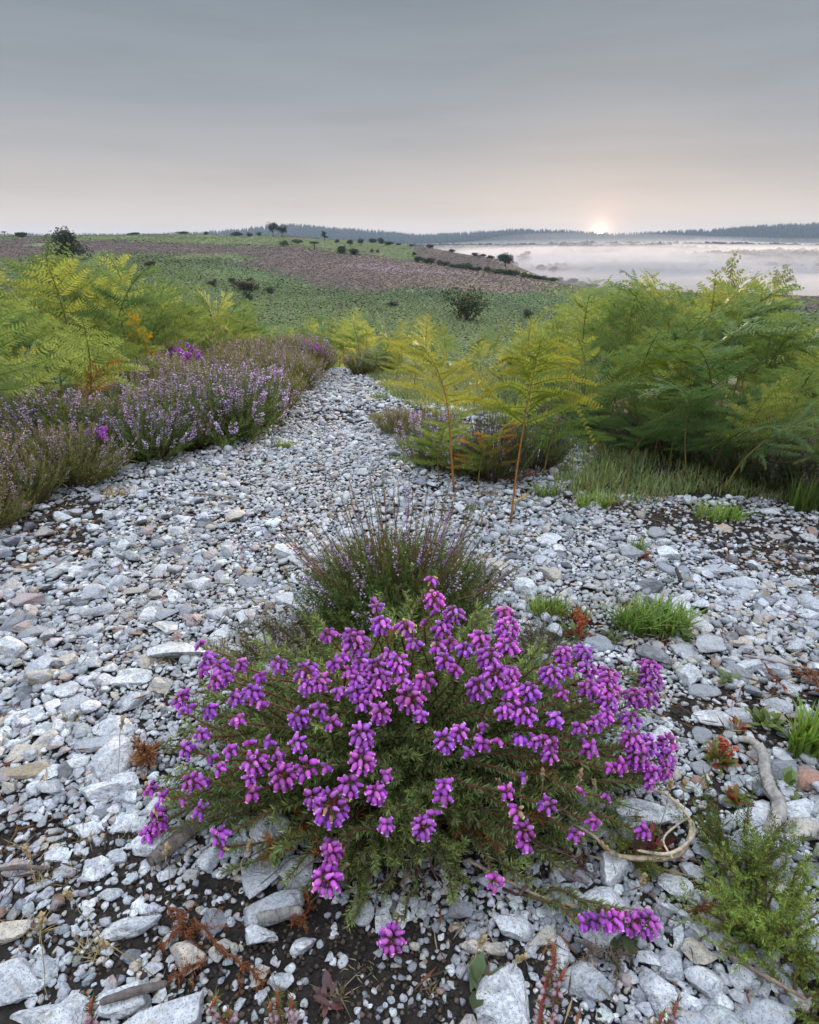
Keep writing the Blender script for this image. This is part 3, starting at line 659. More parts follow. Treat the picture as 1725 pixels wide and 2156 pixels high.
for s_ in singles:
    r = fr; nearb = s_['W']/np.linalg.norm(s_['P']-[0, 0, CAMH]) > .045
    V = stone_shape(r, 4 if nearb else 3, cuts=5 if s_.get('sh') == 'rounded' else r.integers(7, 12), flat=.6, rough=.03)
    e3 = V.max(0)-V.min(0); V = V/e3*np.array([s_['W'], s_['dep'], s_['ht']])
    V[:, 2] += V[:, 0]*r.normal(0, .08)+V[:, 1]*r.normal(0, .08)
    b = MB(); colr = np.clip(np.asarray(s_['c'])*r.uniform(.88, 1.1), 0, .72)
    b.add(V, ICO[4 if nearb else 3][1], colr)
    o = b.build('flint_stone', M_stone, smooth=True); sharp(o, .42)
    P = s_['P']; lift = .022 if 'resting on' in s_['lab'] else 0
    o.location = (P[0], P[1], T1(P[0], P[1])+s_['ht']*.30+lift); o.rotation_euler = (r.normal(0, .07), r.normal(0, .07), s_['rot'])
    tag(o, s_['lab'], 'stone', 'flint stones scattered over the ground' if len(labs[s_['lab']]) < 2 else 'flints '+' '.join(s_['lab'].split()[-9:]))
def gravel():
    b = MB(); lib = {k: [stone_shape(fr, k, cuts=11, flat=.5) for _ in range(26)] for k in (1, 2, 3)}
    R = np.hypot(cand[rest, 0], cand[rest, 1]); px_size = cand[rest, 3]/cand[rest, 6]*F
    lod = np.where(px_size > 26, 3, np.where(px_size > 11, 2, 1)); v = fr.integers(0, 26, len(rest))
    for k in (1, 2, 3):
        for j in range(26):
            m = (lod == k) & (v == j); q = m.sum()
            if not q: continue
            C = cand[rest][m]; s_ = C[:, 3]*1.12
            M = frames(nrm(np.stack([fr.normal(0, .22, q), fr.normal(0, .22, q), np.ones(q)], 1)), fr.uniform(0, 6.28, q))*s_[:, None, None]
            ci = fr.choice(len(PAL), q, p=PW_); col = PC[ci]*fr.uniform(.62, 1.14, (q, 1))*np.array([1, 1, 1])*(1+fr.normal(0, .03, (q, 3)))
            b.stamp(lib[k][j], ICO[k][1], M, np.stack([C[:, 0], C[:, 1], C[:, 2]+s_*.12+fr.uniform(0, .25, q)*s_], 1), np.clip(col, 0, .74))
    return tag(b.build('gravel', M_stone), 'pale grey and white flint gravel covering the path and clearing', 'gravel', kind='stuff')
gravel()


# ------------------------------------------------------------------ bell heather (the purple plant in front)
def bell_template():
    prof = [(0, 0), (.19, .04), (.31, .20), (.35, .40), (.31, .62), (.22, .80), (.16, .88), (.24, 1.0)]; n = 8; V = []; t = []
    for (r_, z_) in prof:
        for k in range(n):
            a = k*2*pi/n; q = r_*(1.12 if (r_ == .24 and k % 2) else (.85 if r_ == .24 else 1)); V.append((q*cos(a), q*sin(a), z_*1.08))
    for i in range(len(prof)-1):
        for k in range(n):
            a0, a1 = i*n+k, i*n+(k+1) % n; t += [(a0, a1, a1+n), (a0, a1+n, a0+n)]
    V.append((0, 0, .90)); m = len(V)-1; i = (len(prof)-2)*n
    for k in range(n): t.append((i+k, m, i+(k+1) % n))             # the dark mouth of the bell
    sep_ = [(0, 0, 0)]; 
    return np.array(V), np.array(t)
BV, BT = bell_template()
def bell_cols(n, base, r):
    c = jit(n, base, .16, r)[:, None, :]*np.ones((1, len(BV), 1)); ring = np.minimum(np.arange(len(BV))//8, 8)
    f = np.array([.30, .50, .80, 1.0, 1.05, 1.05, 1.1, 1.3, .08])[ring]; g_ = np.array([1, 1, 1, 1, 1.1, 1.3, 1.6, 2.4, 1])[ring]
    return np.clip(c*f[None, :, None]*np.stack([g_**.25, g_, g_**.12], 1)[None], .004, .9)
BELL = (.36, .068, .50)
BC = hit(862, 1592); BC[2] = T1(BC[0], BC[1]); BR = np.array([.325, .225, .235])   # middle and half axes of the dome
def dome_point(px, py, k=1.0, lift=0):
    v = ray(px, py); o = (np.array([0, 0, CAMH])-BC)/(BR*k); d = v/(BR*k); a = d@d; b = o@d; c = o@o-1; q = b*b-a*c
    t = (-b-sqrt(q))/a if q > 0 else -b/a
    P = np.array([0, 0, CAMH])+v*t
    if P[2] < T1(P[0], P[1])+.02:
        h = hit(px, py); t = np.linalg.norm(h-[0, 0, CAMH])-.035; P = np.array([0, 0, CAMH])+v*t
    return P
CA = [(450,250,80,50),(500,310,50,50),(505,360,130,100),(590,400,110,110),(480,430,90,60),(570,490,130,120),(630,470,80,90),(725,380,90,90),(970,385,110,120),(1300,185,120,90),(330,610,130,110),(335,690,50,50),
 (385,670,60,60),(515,685,120,90),(690,600,110,110),(800,570,120,150),(850,460,80,70),(860,640,60,90),(700,750,90,90),(460,845,90,110),(365,940,110,110),(900,890,60,90),(780,900,70,50),(530,1000,80,80),
 (655,950,100,90),(580,1070,90,80),(965,975,80,100),(1105,735,130,160),(1245,680,90,140),(1320,765,110,80),(1100,900,110,130),(820,1030,160,180),(1000,1120,180,150),(1150,1060,160,110),(1280,1060,80,60),
 (785,1130,80,100),(800,1225,110,90),(120,1200,100,100),(210,1260,80,80),(165,1340,80,90),(180,1410,180,130),(110,1500,100,120),(400,1160,120,140),(485,1150,60,110),(340,1275,50,50),(455,1340,110,80),
 (580,1510,120,130),(600,1590,90,60),(1520,850,160,200),(1520,1020,170,180),(1200,1260,130,130),(1320,1320,240,220),(1440,1180,150,140),(1610,1230,130,150),(1680,1110,70,120),(1680,1440,90,130),
 (1310,1580,110,80),(1480,240,180,160),(1150,430,180,120),(1160,520,120,120),(1250,500,130,110),(1340,370,110,80),(1400,340,80,80),(1440,430,100,80),(1520,370,130,110),(1600,410,160,130),(1500,480,120,110),
 (1650,480,140,140),(1590,560,120,90),(1480,560,110,110),(1370,560,90,110),(1690,330,100,130),(1510,640,100,90),(1640,700,130,150)]
CB = [(355,50,130,120),(290,130,110,110),(650,40,110,100),(670,130,140,150),(670,230,130,120),(70,120,120,90),(240,25,40,50),(180,90,40,30),(120,215,100,60),(30,330,120,130),(265,230,100,80),(300,320,100,120),
 (340,210,90,70),(420,250,100,90),(510,190,120,110),(560,300,150,130),(600,400,160,130),(500,480,150,150),(185,430,120,110),(365,370,80,80),(60,440,90,90),(100,540,170,130),(160,640,60,120),(685,400,110,130),
 (690,500,90,110),(795,500,130,120),(925,400,140,120),(985,510,70,90),(650,610,90,120),(760,620,180,120),(990,280,90,120),(1110,270,110,110),(1020,370,80,80),(1140,370,110,110),(1140,480,110,120),
 (1260,400,130,100),(1260,480,150,110),(1260,560,130,100),(1240,640,90,100),(1500,350,120,90),(1510,430,140,110),(1490,530,130,120),(1410,530,120,120),(1390,660,130,100),(1185,690,90,110),(1090,710,80,90),
 (950,660,90,120),(920,800,110,80),(920,870,100,90),(830,790,80,120),(740,770,90,60),(530,700,60,60),(520,800,90,80),(440,850,60,70),(620,790,50,70),(300,790,130,120),(390,740,100,130),(300,1050,90,100),
 (295,1110,110,90),(240,1210,50,50),(175,1290,130,150),(665,1080,90,90),(765,1000,40,40),(905,1160,110,90),(720,1200,100,90),(765,1310,110,110),(775,1390,90,90),(1065,1335,80,80),(1170,1260,80,90),
 (1465,1315,90,100),(1270,950,60,60),(1150,830,90,130),(1400,780,130,120),(1490,810,120,120),(1430,880,150,150),(1510,970,110,120),(1330,930,80,90),(1500,1030,90,80),(1605,800,110,120),(1600,880,120,110),
 (1590,960,110,100),(1245,1110,50,70),(1100,1085,50,50)]
CLU = [(276+.32*x, 1276.5+.32*y, w_*.32, h_*.32) for x, y, w_, h_ in CA]+[(828+.36*x, 1276.5+.36*y, w_*.36, h_*.36) for x, y, w_, h_ in CB]
CLU += [(909, 1222, 28, 28), (915, 1262, 44, 46), (787, 1262, 16, 18), (792, 1278, 30, 20), (855, 1322, 46, 34), (1042, 1856, 38, 24), (688, 1852, 62, 56), (702, 1795, 36, 52), (825, 1976, 52, 62), (740, 1340, 40, 40),
        (803, 1316, 42, 44), (1360, 1944, 52, 60), (1325, 1944, 40, 56), (1290, 1940, 36, 56), (1258, 1938, 30, 60), (1228, 1945, 26, 26)]
WITHER = [(549, 1525), (850, 1438), (915, 1360), (640, 1385), (855, 1310), (1088, 1708), (480, 1770), (700, 1690), (910, 1212), (330, 1690)]
def bell_cluster(b, P, ax, W, H, r, scale, withered=0.0, wb=None):
    """a head of hanging bells round the axis ax; W, H its width and height in metres"""
    bl = scale*r.uniform(.95, 1.1)
    n = int(np.clip(W*H/(bl*.72)**2*1.2, 2, 44)); ax = nrm(ax[None])[0]
    fr_ = frames(ax[None], np.array([r.uniform(0, 6.28)]))[0]
    t = (np.arange(n)+.5)/n; ang = np.arange(n)*2.4+r.uniform(0, 6)
    rad = np.sqrt(np.maximum(0, 1-(2*t-1)**2))*.5*np.clip(W-bl*.9, bl*.25, None)+bl*.12
    along = (t-.5)*np.clip(H-bl*.8, 0, None)
    off = np.stack([np.cos(ang)*rad, np.sin(ang)*rad, along], 1)@fr_.T
    radial = np.stack([np.cos(ang), np.sin(ang), 0*ang], 1)@fr_.T
    d = nrm(radial*1.0+np.array([0, 0, -.75])+ax*((t-.4)*.8)[:, None]+r.normal(0, .18, (n, 3)))
    s = bl*r.uniform(.8, 1.12, n)
    base = np.array(BELL)*r.uniform(.85, 1.15)*np.array([r.uniform(.9, 1.2), 1, r.uniform(.9, 1.08)])
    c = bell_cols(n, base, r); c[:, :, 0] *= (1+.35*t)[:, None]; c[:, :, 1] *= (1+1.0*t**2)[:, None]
    wm = r.random(n) < withered; c[wm] = bell_cols(int(wm.sum()), (.46, .27, .17), r); s = np.where(wm, s*.8, s)
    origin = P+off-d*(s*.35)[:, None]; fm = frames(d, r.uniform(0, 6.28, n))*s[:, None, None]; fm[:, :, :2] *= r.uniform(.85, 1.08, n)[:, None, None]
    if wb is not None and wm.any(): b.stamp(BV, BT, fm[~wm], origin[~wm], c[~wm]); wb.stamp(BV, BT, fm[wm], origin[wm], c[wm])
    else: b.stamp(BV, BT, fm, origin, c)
    # dark calyx and the stalklets
    k = 4; nn = n*k
    dd = nrm(np.repeat(d, k, 0)+np.repeat(radial, k, 0)*0+r.normal(0, .35, (nn, 3)))
    b.stamp(NEEDLE[0]*[3.0, 3.0, 1], NEEDLE[1], frames(dd, r.uniform(0, 6.28, nn))*(np.repeat(s, k)*.42)[:, None, None], np.repeat(origin-d*(s*.05)[:, None], k, 0), jit(nn, (.10, .022, .045), .3, r))
    core = P+np.outer(along-bl*.25, ax)
    dv = origin-core; ln = np.linalg.norm(dv, axis=1)
    b.stamp(NEEDLE[0]*[1.2, 1.2, 1], NEEDLE[1], frames(dv+1e-6, r.uniform(0, 6.28, n))*ln[:, None, None], core, np.array([.16, .03, .04]))
def leafy(b, pts, r, lo, hi, step, nl, ll, col, spread=.9):
    """whorls of needle leaves along a stem"""
    P = np.asarray(pts); seg = np.linalg.norm(np.diff(P, axis=0), axis=1); s = np.r_[0, np.cumsum(seg)]; Ltot = s[-1]
    q = np.arange(Ltot*lo, Ltot*hi, step)
    if len(q) == 0: return
    q = np.repeat(q, nl)+r.normal(0, step*.25, len(q)*nl); C = np.stack([np.interp(q, s, P[:, i]) for i in range(3)], 1)
    T_ = np.stack([np.interp(q, s, np.gradient(P[:, i], s+np.arange(len(s))*1e-9)) for i in range(3)], 1); T_ = nrm(T_)
    d = nrm(nrm(np.cross(T_, r.normal(0, 1, (len(q), 3))))*spread+T_*r.uniform(.35, 1.0, (len(q), 1)))
    b.stamp(NEEDLE[0], NEEDLE[1], frames(d, r.uniform(0, 6.28, len(q)))*(ll*r.uniform(.7, 1.2, len(q)))[:, None, None], C, jit(len(q), col, .28, r))
def arc(A, B, r, sag=.0, n=7, wob=.004):
    """a stem that leaves A steeply and bends over to B"""
    t = np.linspace(0, 1, n)[:, None]; A, B = np.asarray(A, float), np.asarray(B, float); mid = A*.45+B*.55+np.array([0, 0, .12*np.linalg.norm(B-A)+sag])
    P = (1-t)**2*A+2*t*(1-t)*mid+t*t*B; P[1:-1] += r.normal(0, wob, (n-2, 3)); return P
def bell_heather():
    r = np.random.default_rng(77); root = empty('bell_heather', BC, 0, 'large bell heather plant covered in purple bell flowers, growing in the foreground gravel', 'plant')
    base = BC+np.array([0, -.035, 0])
    stems, leaves = MB(), MB(); loc = BC; rest_b = MB(); data = []
    for (px, py, w_, h_) in CLU:
        P = dome_point(px, py, 1.0); d = project(*P)[2]; data.append((w_*h_, px, py, w_*d/F, h_*d/F, P, d))
    data.sort(key=lambda q: -q[0])
    for i, (ar, px, py, W, H, P, d) in enumerate(data):
        fall = py > 1900
        ax = P-base; ax[2] = abs(ax[2])*.9+.10
        if fall and px > 1200: ax = np.array([1, .1, .12])
        if px > 1050 and py < 1560: ax = np.array([.25, .15, 1.])
        b = MB() if i < 99 else rest_b
        wi = .12 if any(hypot(px-a, py-c) < 34 for a, c in WITHER) else 0.0
        if wi > .1: wi = .3
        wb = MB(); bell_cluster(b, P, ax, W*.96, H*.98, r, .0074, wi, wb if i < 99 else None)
        if i < 99:
            o = b.build('flower_cluster', M_bell, root, smooth=True, loc=loc)
            if wb.v: wb.build('withered_bell', M_bell, o, smooth=True, loc=loc); o['label'] = 'flower cluster with some withered tan bells'
        A = base+np.array([r.normal(0, .035), r.normal(0, .03), .0])
        B = P-nrm(ax[None])[0]*H*.4
        if fall: A = hit(px-170 if px > 1200 else px+70, py-60 if px > 1200 else 1850); A[2] += .01
        pts = arc(A, B, r); pts = np.vstack([pts, P+nrm(ax[None])[0]*H*.3]); cs = np.array([(.09, .05, .035)]*5+[(.16, .045, .035)]*3)
        stems.tube(pts, np.linspace(.0017, .0009, 8), cs, 5)
        leafy(leaves, pts, r, .25, .97, .0055, 10, .0088, (.16, .21, .07))
    tag(rest_b.build('flower_cluster_rest', M_bell, root, smooth=True, loc=loc), kind='stuff')
    # leafy shoots without flowers fill the dome
    k = 0
    while k < 470:
        d = nrm(np.array([[r.normal(0, 1), r.normal(0, 1)-.35, abs(r.normal(0, .55))]]))[0]; f = r.uniform(.55, .96)
        P = BC+d*BR*f*np.array([1.0, 1.05, .92]); P[2] = max(P[2], T1(P[0], P[1])+r.uniform(.012, .05)); k += 1
        A = base+np.array([r.normal(0, .05), r.normal(0, .04), 0]) if r.random() < .5 else base+(P-base)*r.uniform(.2, .5)*np.array([1, 1, .5])
        pts = arc(A, P, r, wob=.005); stems.tube(pts, np.linspace(.0014, .0006, 7), (.085, .05, .035), 4)
        cl = np.array((.17, .205, .062))*r.uniform(.65, 1.35) if r.random() > .05 else (.22, .10, .03)
        if P[1] < BC[1]-.10 and P[2] < .07 and r.random() < .5: continue
        if P[1] < BC[1] and P[2] < .06 and r.random() < .06: cl = (.24, .09, .025)
        leafy(leaves, pts, r, .12, 1.0, .0048, 10, .0088, cl)
        for q in range(3):                                          # short side tufts
            j = r.integers(2, 6); S = pts[j]; dd = nrm((pts[j]-base+r.normal(0, .12, 3)+[0, 0, .03])[None])[0]; E = S+dd*r.uniform(.012, .035)
            leafy(leaves, np.array([S, (S+E)/2, E]), r, 0, 1, .0042, 9, .0078, np.array(cl)*r.uniform(.9, 1.5))
    stems.build('stems', M_stalk, root, loc=loc); leaves.build('foliage', M_needle, root, loc=loc)
bell_heather()

# ------------------------------------------------------------------ common heather
def heather(name, seed, n=150, R=.15, H=.24, leafc=(.06, .075, .022), flowc=(.40, .22, .40), flower=.75, stemc=(.13, .065, .04), fs=.0042, spikes=.45, seg=1.0, dome=.55, ll=.0055, thin=1.0, step=.0042):
    r = np.random.default_rng(seed); st, lf, fl = MB(), MB(), MB()
    for i in range(n):
        a = r.uniform(0, 6.28); q = sqrt(r.random()); tip = np.array([cos(a)*q*R*1.1, sin(a)*q*R*1.1, H*(1-dome*q*q)*r.uniform(.72, 1.08)])
        A = np.array([cos(a)*q*R*.3, sin(a)*q*R*.3, -.005]); mid = A*.4+tip*.6; mid[2] = tip[2]*.55; mid[:2] = tip[:2]*.85
        t = np.linspace(0, 1, 7)[:, None]; pts = (1-t)**2*A+2*t*(1-t)*mid+t*t*tip; pts[1:-1] += r.normal(0, .003, (5, 3))
        st.tube(pts, np.linspace(.0013, .0005, 7)*thin, stemc, 3)
        isf = r.random() < flower; leafy(lf, pts, r, .12, (1-spikes) if isf else 1.0, step, 4, ll, leafc, .7)
        for k in range(3):                                          # side twigs
            j = r.integers(2, 5); E = pts[j]+nrm((tip-A+r.normal(0, .1, 3))[None])[0]*r.uniform(.02, .05)
            leafy(lf, np.array([pts[j], (pts[j]+E)/2+r.normal(0, .002, 3), E]), r, 0, 1, step, 4, ll, leafc, .7)
        if isf:
            s = np.linalg.norm(np.diff(pts, axis=0), axis=1).sum(); m = int(s*spikes/.0022*seg); u = r.uniform(1-spikes, 1, m)
            C = np.stack([np.interp(u, np.linspace(0, 1, 7), pts[:, j]) for j in range(3)], 1); d = nrm(np.column_stack([r.normal(0, 1, m), r.normal(0, 1, m), r.uniform(-.5, .5, m)]))
            cc = jit(m, np.array(flowc)*r.uniform(.75, 1.2), .2, r)
            dead = r.random(m) < .25; cc[dead] = jit(int(dead.sum()), (.22, .15, .10), .2, r)
            fl.stamp(OCTA[0], OCTA[1], frames(d, r.uniform(0, 6.28, m))*(fs*r.uniform(.7, 1.2, m))[:, None, None], C+d*.0012, cc)
    root = empty(name, (0, 0, 0)); st.build('stems', M_stalk, root); lf.build('foliage', M_needle, root)
    if fl.v: fl.build('flower_spikes', M_spike, root)
    return root
HV = [heather('heather_bush', 100+i, flowc=c, leafc=lc, flower=f, n=200, step=.0036, fs=.0062, spikes=.34, dome=.35, R=.16, stemc=(.18, .11, .06), ll=.0065) for i, (c, lc, f) in enumerate([((.60, .46, .62), (.13, .17, .04), .40), ((.52, .40, .46), (.16, .175, .045), .30), ((.66, .50, .74), (.11, .17, .04), .46), ((.44, .32, .33), (.18, .18, .05), .24)])]
HD = heather('heather_bush', 131, flowc=(.30, .25, .30), leafc=(.06, .09, .03), flower=.15, n=190, step=.0036)
P_HZ = [(-250, 1290), (-120, 1200), (20, 1110), (100, 1050), (250, 985), (400, 955), (540, 915), (600, 855), (650, 790), (668, 752), (690, 745), (690, 600), (-250, 600)]
def plan(n, azr, rr_, r_):
    az = r_.uniform(*azr, n); R = r_.uniform(*rr_, n); x, y = R*np.sin(az), R*np.cos(az); z = T(x, y); px, py, d = project(x, y, z); return az, R, x, y, z, px, py
def front_of(tab):
    A = [azel(p, 600)[0] for p, _ in tab]; return lambda az: np.interp(az, A, [q for _, q in tab])
LF = front_of([(-250, 1.95), (0, 2.25), (110, 2.42), (190, 2.75), (300, 3.3), (430, 4.2), (540, 5.3), (700, 6.0)])
hz = []; hr = np.random.default_rng(9)
for az, R, x, y, z, px, py in zip(*plan(9000, (-.75, -.04), (.9, 6.2), hr)):
    if R > LF(az)+.1 or not inpoly([px], [py], P_HZ)[0]: continue
    if all(hypot(x-a, y-b_) > .135 for a, b_, *_ in hz): hz.append((x, y, z, px, py))
for i, (x, y, z, px, py) in enumerate(hz):
    if py > 1010: side = 'green and brown heather bush at the left edge beside the gravel'; v = [1, 3][i % 2]
    elif py > 900: side = 'lilac flowering heather bush at the front edge of the left bank'; v = [2, 0, 1][i % 3]
    elif py > 830: side = 'mauve heather bush in the middle rows of the left bank'; v = [0, 1, 3][i % 3]
    else: side = 'brownish mauve heather bush at the back of the left bank near the path end'; v = [1, 3, 0][i % 3]
    s = hr.uniform(.62, 1.2)*np.interp(hypot(x, y), [1.2, 2, 4.5], [.8, .95, 1.2])
    place(HV[v], USED, (x, y, z), (hr.normal(-.05, .12), hr.normal(.16, .12), hr.uniform(0, 6.28)), (s*1.15, s*1.15, s*.92), side, 'heather bush', 'heather bushes: '+side.split('heather bush ')[1])
def one(proto, px, py, s, label, cat, group=None, sz=None):
    P = hit(px, py); return place(proto, USED, P, (0, 0, hr.uniform(0, 6.28)), (s, s, sz or s), label, cat, group)
one(HV[1], 765, 790, .95, 'brown green heather bush on the right of the path where it narrows', 'heather bush', sz=.9)
one(HV[3], 815, 782, .85, 'second heather bush behind the narrow path end, nearer the bracken', 'heather bush', sz=.8)
one(HV[3], 838, 915, .6, 'low sparse heather tuft on the right edge of the path', 'heather bush', sz=.45)
one(HV[2], 915, 985, .75, 'lilac heather bush at the foot of the first bracken stalk', 'heather bush', sz=.75)
one(HV[0], 985, 1000, .6, 'small heather bush between the two bracken stalks', 'heather bush', sz=.55)
one(HD, 1040, 1010, .75, 'dark green heather bush behind the second bracken stalk', 'heather bush', sz=.9)
one(HD, 1125, 985, .75, 'dark green heather bush right of the second bracken stalk', 'heather bush', sz=.9)
for i, (px, py, s) in enumerate(((1250, 915, .8), (1340, 950, .8), (1430, 965, .8), (1500, 985, .8), (1570, 1010, .85), (1640, 1030, .9), (1710, 1050, .95), (1780, 1060, 1.), (1390, 930, .9), (1470, 935, .9), (1560, 960, .9), (1650, 975, 1.), (1740, 1000, 1.))):
    one(HD, px, py, s, 'dark green heather bush in the shade under the right bracken', 'heather bush', 'heather under the right bracken', sz=s*.75)
# the middle heather with long bare stems, behind the bell heather
def middle_heather():
    a = heather('heather_bush', 171, n=420, R=.155, H=.165, leafc=(.085, .135, .028), flowc=(.50, .40, .55), flower=.10, fs=.005, ll=.0065, spikes=.35, dome=.45, step=.0034)
    r = np.random.default_rng(3); st, lf, fl = MB(), MB(), MB()
    for i in range(85):
        x = r.uniform(-1, 1); tip = np.array([x*.19+r.normal(0, .012), r.normal(0, .05), (.27-.13*x*x)*r.uniform(.72, 1.05)]); A = np.array([x*.05, r.normal(0, .02), .02])
        mid = np.array([tip[0]*.62, tip[1]*.6, tip[2]*.5]); t = np.linspace(0, 1, 9)[:, None]; pts = (1-t)**2*A+2*t*(1-t)*mid+t*t*tip; pts[1:-1] += r.normal(0, .0015, (7, 3))
        st.tube(pts, np.linspace(.0011, .0005, 9), (.17, .09, .05), 4); leafy(lf, pts, r, .35, .86, .0055, 3, .0042, (.17, .10, .05), .7); leafy(lf, pts, r, .86, 1, .003, 4, .0045, (.09, .12, .03), .6)
        if r.random() < .16:
            m = 50; u = r.uniform(.5, .85, m); C = np.stack([np.interp(u, np.linspace(0, 1, 9), pts[:, j]) for j in range(3)], 1); d = nrm(r.normal(0, 1, (m, 3)))
            fl.stamp(OCTA[0], OCTA[1], frames(d, r.uniform(0, 6, m))*.0055, C, jit(m, (.48, .34, .55), .15, r))
    st.build('long_stems', M_stalk, a); lf.build('stem_leaves', M_needle, a); fl.build('flower_spikes', M_spike, a)
    P = hit(838, 1322); a.location = tuple(P); tag(a, 'dark green heather with long thin reddish stems, standing behind the bell heather', 'heather bush'); return a
mh = middle_heather()
HL = heather('heather_bush', 181, n=90, R=.10, H=.06, leafc=(.10, .10, .03), flower=.25, flowc=(.36, .26, .34), fs=.0045, dome=.3)
one(HL, 590, 1400, 1.0, 'low spreading brownish heather left of the bell heather top', 'heather bush')
one(HL, 690, 1375, .9, 'low green heather between the bell heather and the dark heather', 'heather bush')
one(HL, 1130, 1400, .75, 'low bronze heather sprig behind the right flower spikes', 'heather bush')
# bright green young heather, bottom right
def sprig(seed, n, R, H, col, name='heather_seedling', dome=.5, ll=.009, stemc=(.14, .09, .04)):
    r = np.random.default_rng(seed); st, lf = MB(), MB()
    for i in range(n):
        a = r.uniform(0, 6.28); q = sqrt(r.random()); tip = np.array([cos(a)*q*R, sin(a)*q*R, H*(1-dome*q*q)*r.uniform(.6, 1.05)])
        pts = arc((cos(a)*.006, sin(a)*.006, -.004), tip, r, wob=.002); st.tube(pts, np.linspace(.0016, .0006, 7), stemc, 4)
        leafy(lf, pts, r, .25, 1, .0034, 5, ll*.6, col, .75)
        for k in range(7):
            j = r.integers(2, 7); S = pts[j] if j < 7 else pts[-1]; E = S+nrm((nrm((tip)[None])[0]+r.normal(0, .5, 3))[None])[0]*r.uniform(.012, .03)
            leafy(lf, np.array([S, (S+E)/2, E]), r, 0, 1, .003, 5, ll*.55, np.array(col)*r.uniform(.8, 1.2), .75)
    root = empty(name, (0, 0, 0)); st.build('stems', M_stalk, root); lf.build('foliage', M_needle, root); return root
SP = sprig(1, 40, .072, .095, (.19, .25, .045)); one(SP, 1605, 1985, 1.0, 'bright yellow green young heather in the lower right corner area', 'heather seedling')
SP2 = sprig(2, 24, .06, .085, (.10, .13, .03)); one(SP2, 1560, 1850, 1.0, 'darker young heather just behind the bright yellow green one', 'heather seedling')
SP3 = sprig(3, 10, .03, .045, (.16, .20, .035)); one(SP3, 1690, 2120, 1.0, 'small green heather shoot at the bottom right corner', 'heather seedling')
SP4 = sprig(4, 8, .035, .035, (.14, .16, .035)); one(SP4, 1320, 1800, 1.0, 'small leaning green shoot with the lone flower by the root ring', 'heather seedling')
# tall sprigs right under the camera
def tall_sprig(px, py, tops, label):
    r = np.random.default_rng(int(px)); P = hit(px, py); root = empty('heather_sprig', P, 0, label, 'heather sprig'); st, lf, fl = MB(), MB(), MB()
    for (qx, qy, z) in tops:
        v = ray(qx, qy); t = (CAMH-z)/-v[2]; tip = np.array([0, 0, CAMH])+v*t-P; pts = arc((0, 0, 0), tip, r, wob=.0015); st.tube(pts, np.linspace(.0018, .0010, 7), (.32, .06, .05), 5)
        leafy(lf, pts, r, .25, .8, .005, 5, .007, (.16, .13, .06), .9); leafy(lf, pts, r, .75, 1, .003, 6, .006, (.14, .16, .04), .8)
        m = 26; u = r.uniform(.35, .9, m); C = np.stack([np.interp(u, np.linspace(0, 1, 7), pts[:, j]) for j in range(3)], 1); d = nrm(r.normal(0, 1, (m, 3)))
        fl.stamp(OCTA[0], OCTA[1], frames(d, r.uniform(0, 6, m))*.0065, C, jit(m, (.50, .36, .38), .15, r))
    st.build('stem', M_stalk, root); lf.build('foliage', M_needle, root); fl.build('buds', M_spike, root)
tall_sprig(1120, 2290, [(1165, 1985, .17), (1190, 2040, .15)], 'two upright red stemmed heather shoots at the bottom edge, right of centre')
tall_sprig(600, 2300, [(585, 2085, .15), (615, 2100, .14), (570, 2110, .12)], 'heather shoot with pinkish buds at the bottom edge, left of centre')
tall_sprig(490, 2320, [(455, 2100, .15), (480, 2125, .13)], 'greenish heather shoot at the bottom edge beside the very large white flint')
tall_sprig(1340, 2290, [(1425, 2110, .13), (1395, 2135, .11)], 'leaning green heather shoot at the bottom edge, lower right')
tall_sprig(180, 2330, [(192, 2105, .14)], 'single green heather shoot tip at the bottom edge, far left')
# small purple bell heathers among the left bank
def small_bell(seed):
    r = np.random.default_rng(seed); st, fl, lf = MB(), MB(), MB()
    for i in range(15):
        a = r.uniform(0, 6.28); q = r.uniform(0, .07); tip = np.array([cos(a)*q, sin(a)*q, r.uniform(.19, .27)]); pts = arc((0, 0, 0), tip, r); st.tube(pts, .0009, (.13, .05, .035), 3)
        leafy(lf, pts, r, .3, .95, .006, 5, .006, (.06, .08, .03)); bell_cluster(fl, tip, np.array([0, 0, 1.]), .018, .032, r, .0095)
    root = empty('small_bell_heather', (0, 0, 0)); st.build('stems', M_stalk, root); lf.build('foliage', M_needle, root); fl.build('flower_clusters', M_bell, root, smooth=True); return root
SB = small_bell(5)
for px, py, s, lab in ((285, 790, 1.25, 'purple bell heather rising behind the left bank below the bracken'), (375, 830, 1.1, 'purple bell heather in the middle of the left heather bank'), (415, 850, 1.05, 'purple bell heather just right of the middle one in the left bank'),
                       (225, 1000, .55, 'few bright purple bells low at the front of the left bank'), (205, 860, .75, 'dusky purple bell heather in front of the rusty fern'), (655, 790, 1.0, 'purple bell heather on the bank at the narrow end of the path'),
                       (672, 800, .9, 'lower purple bell heather overhanging the narrow path end'), (620, 775, .9, 'purple bell heather behind the path end, left of the overhanging one')):
    one(SB, px, py, s, lab, 'bell heather', 'small bell heathers in the left bank')

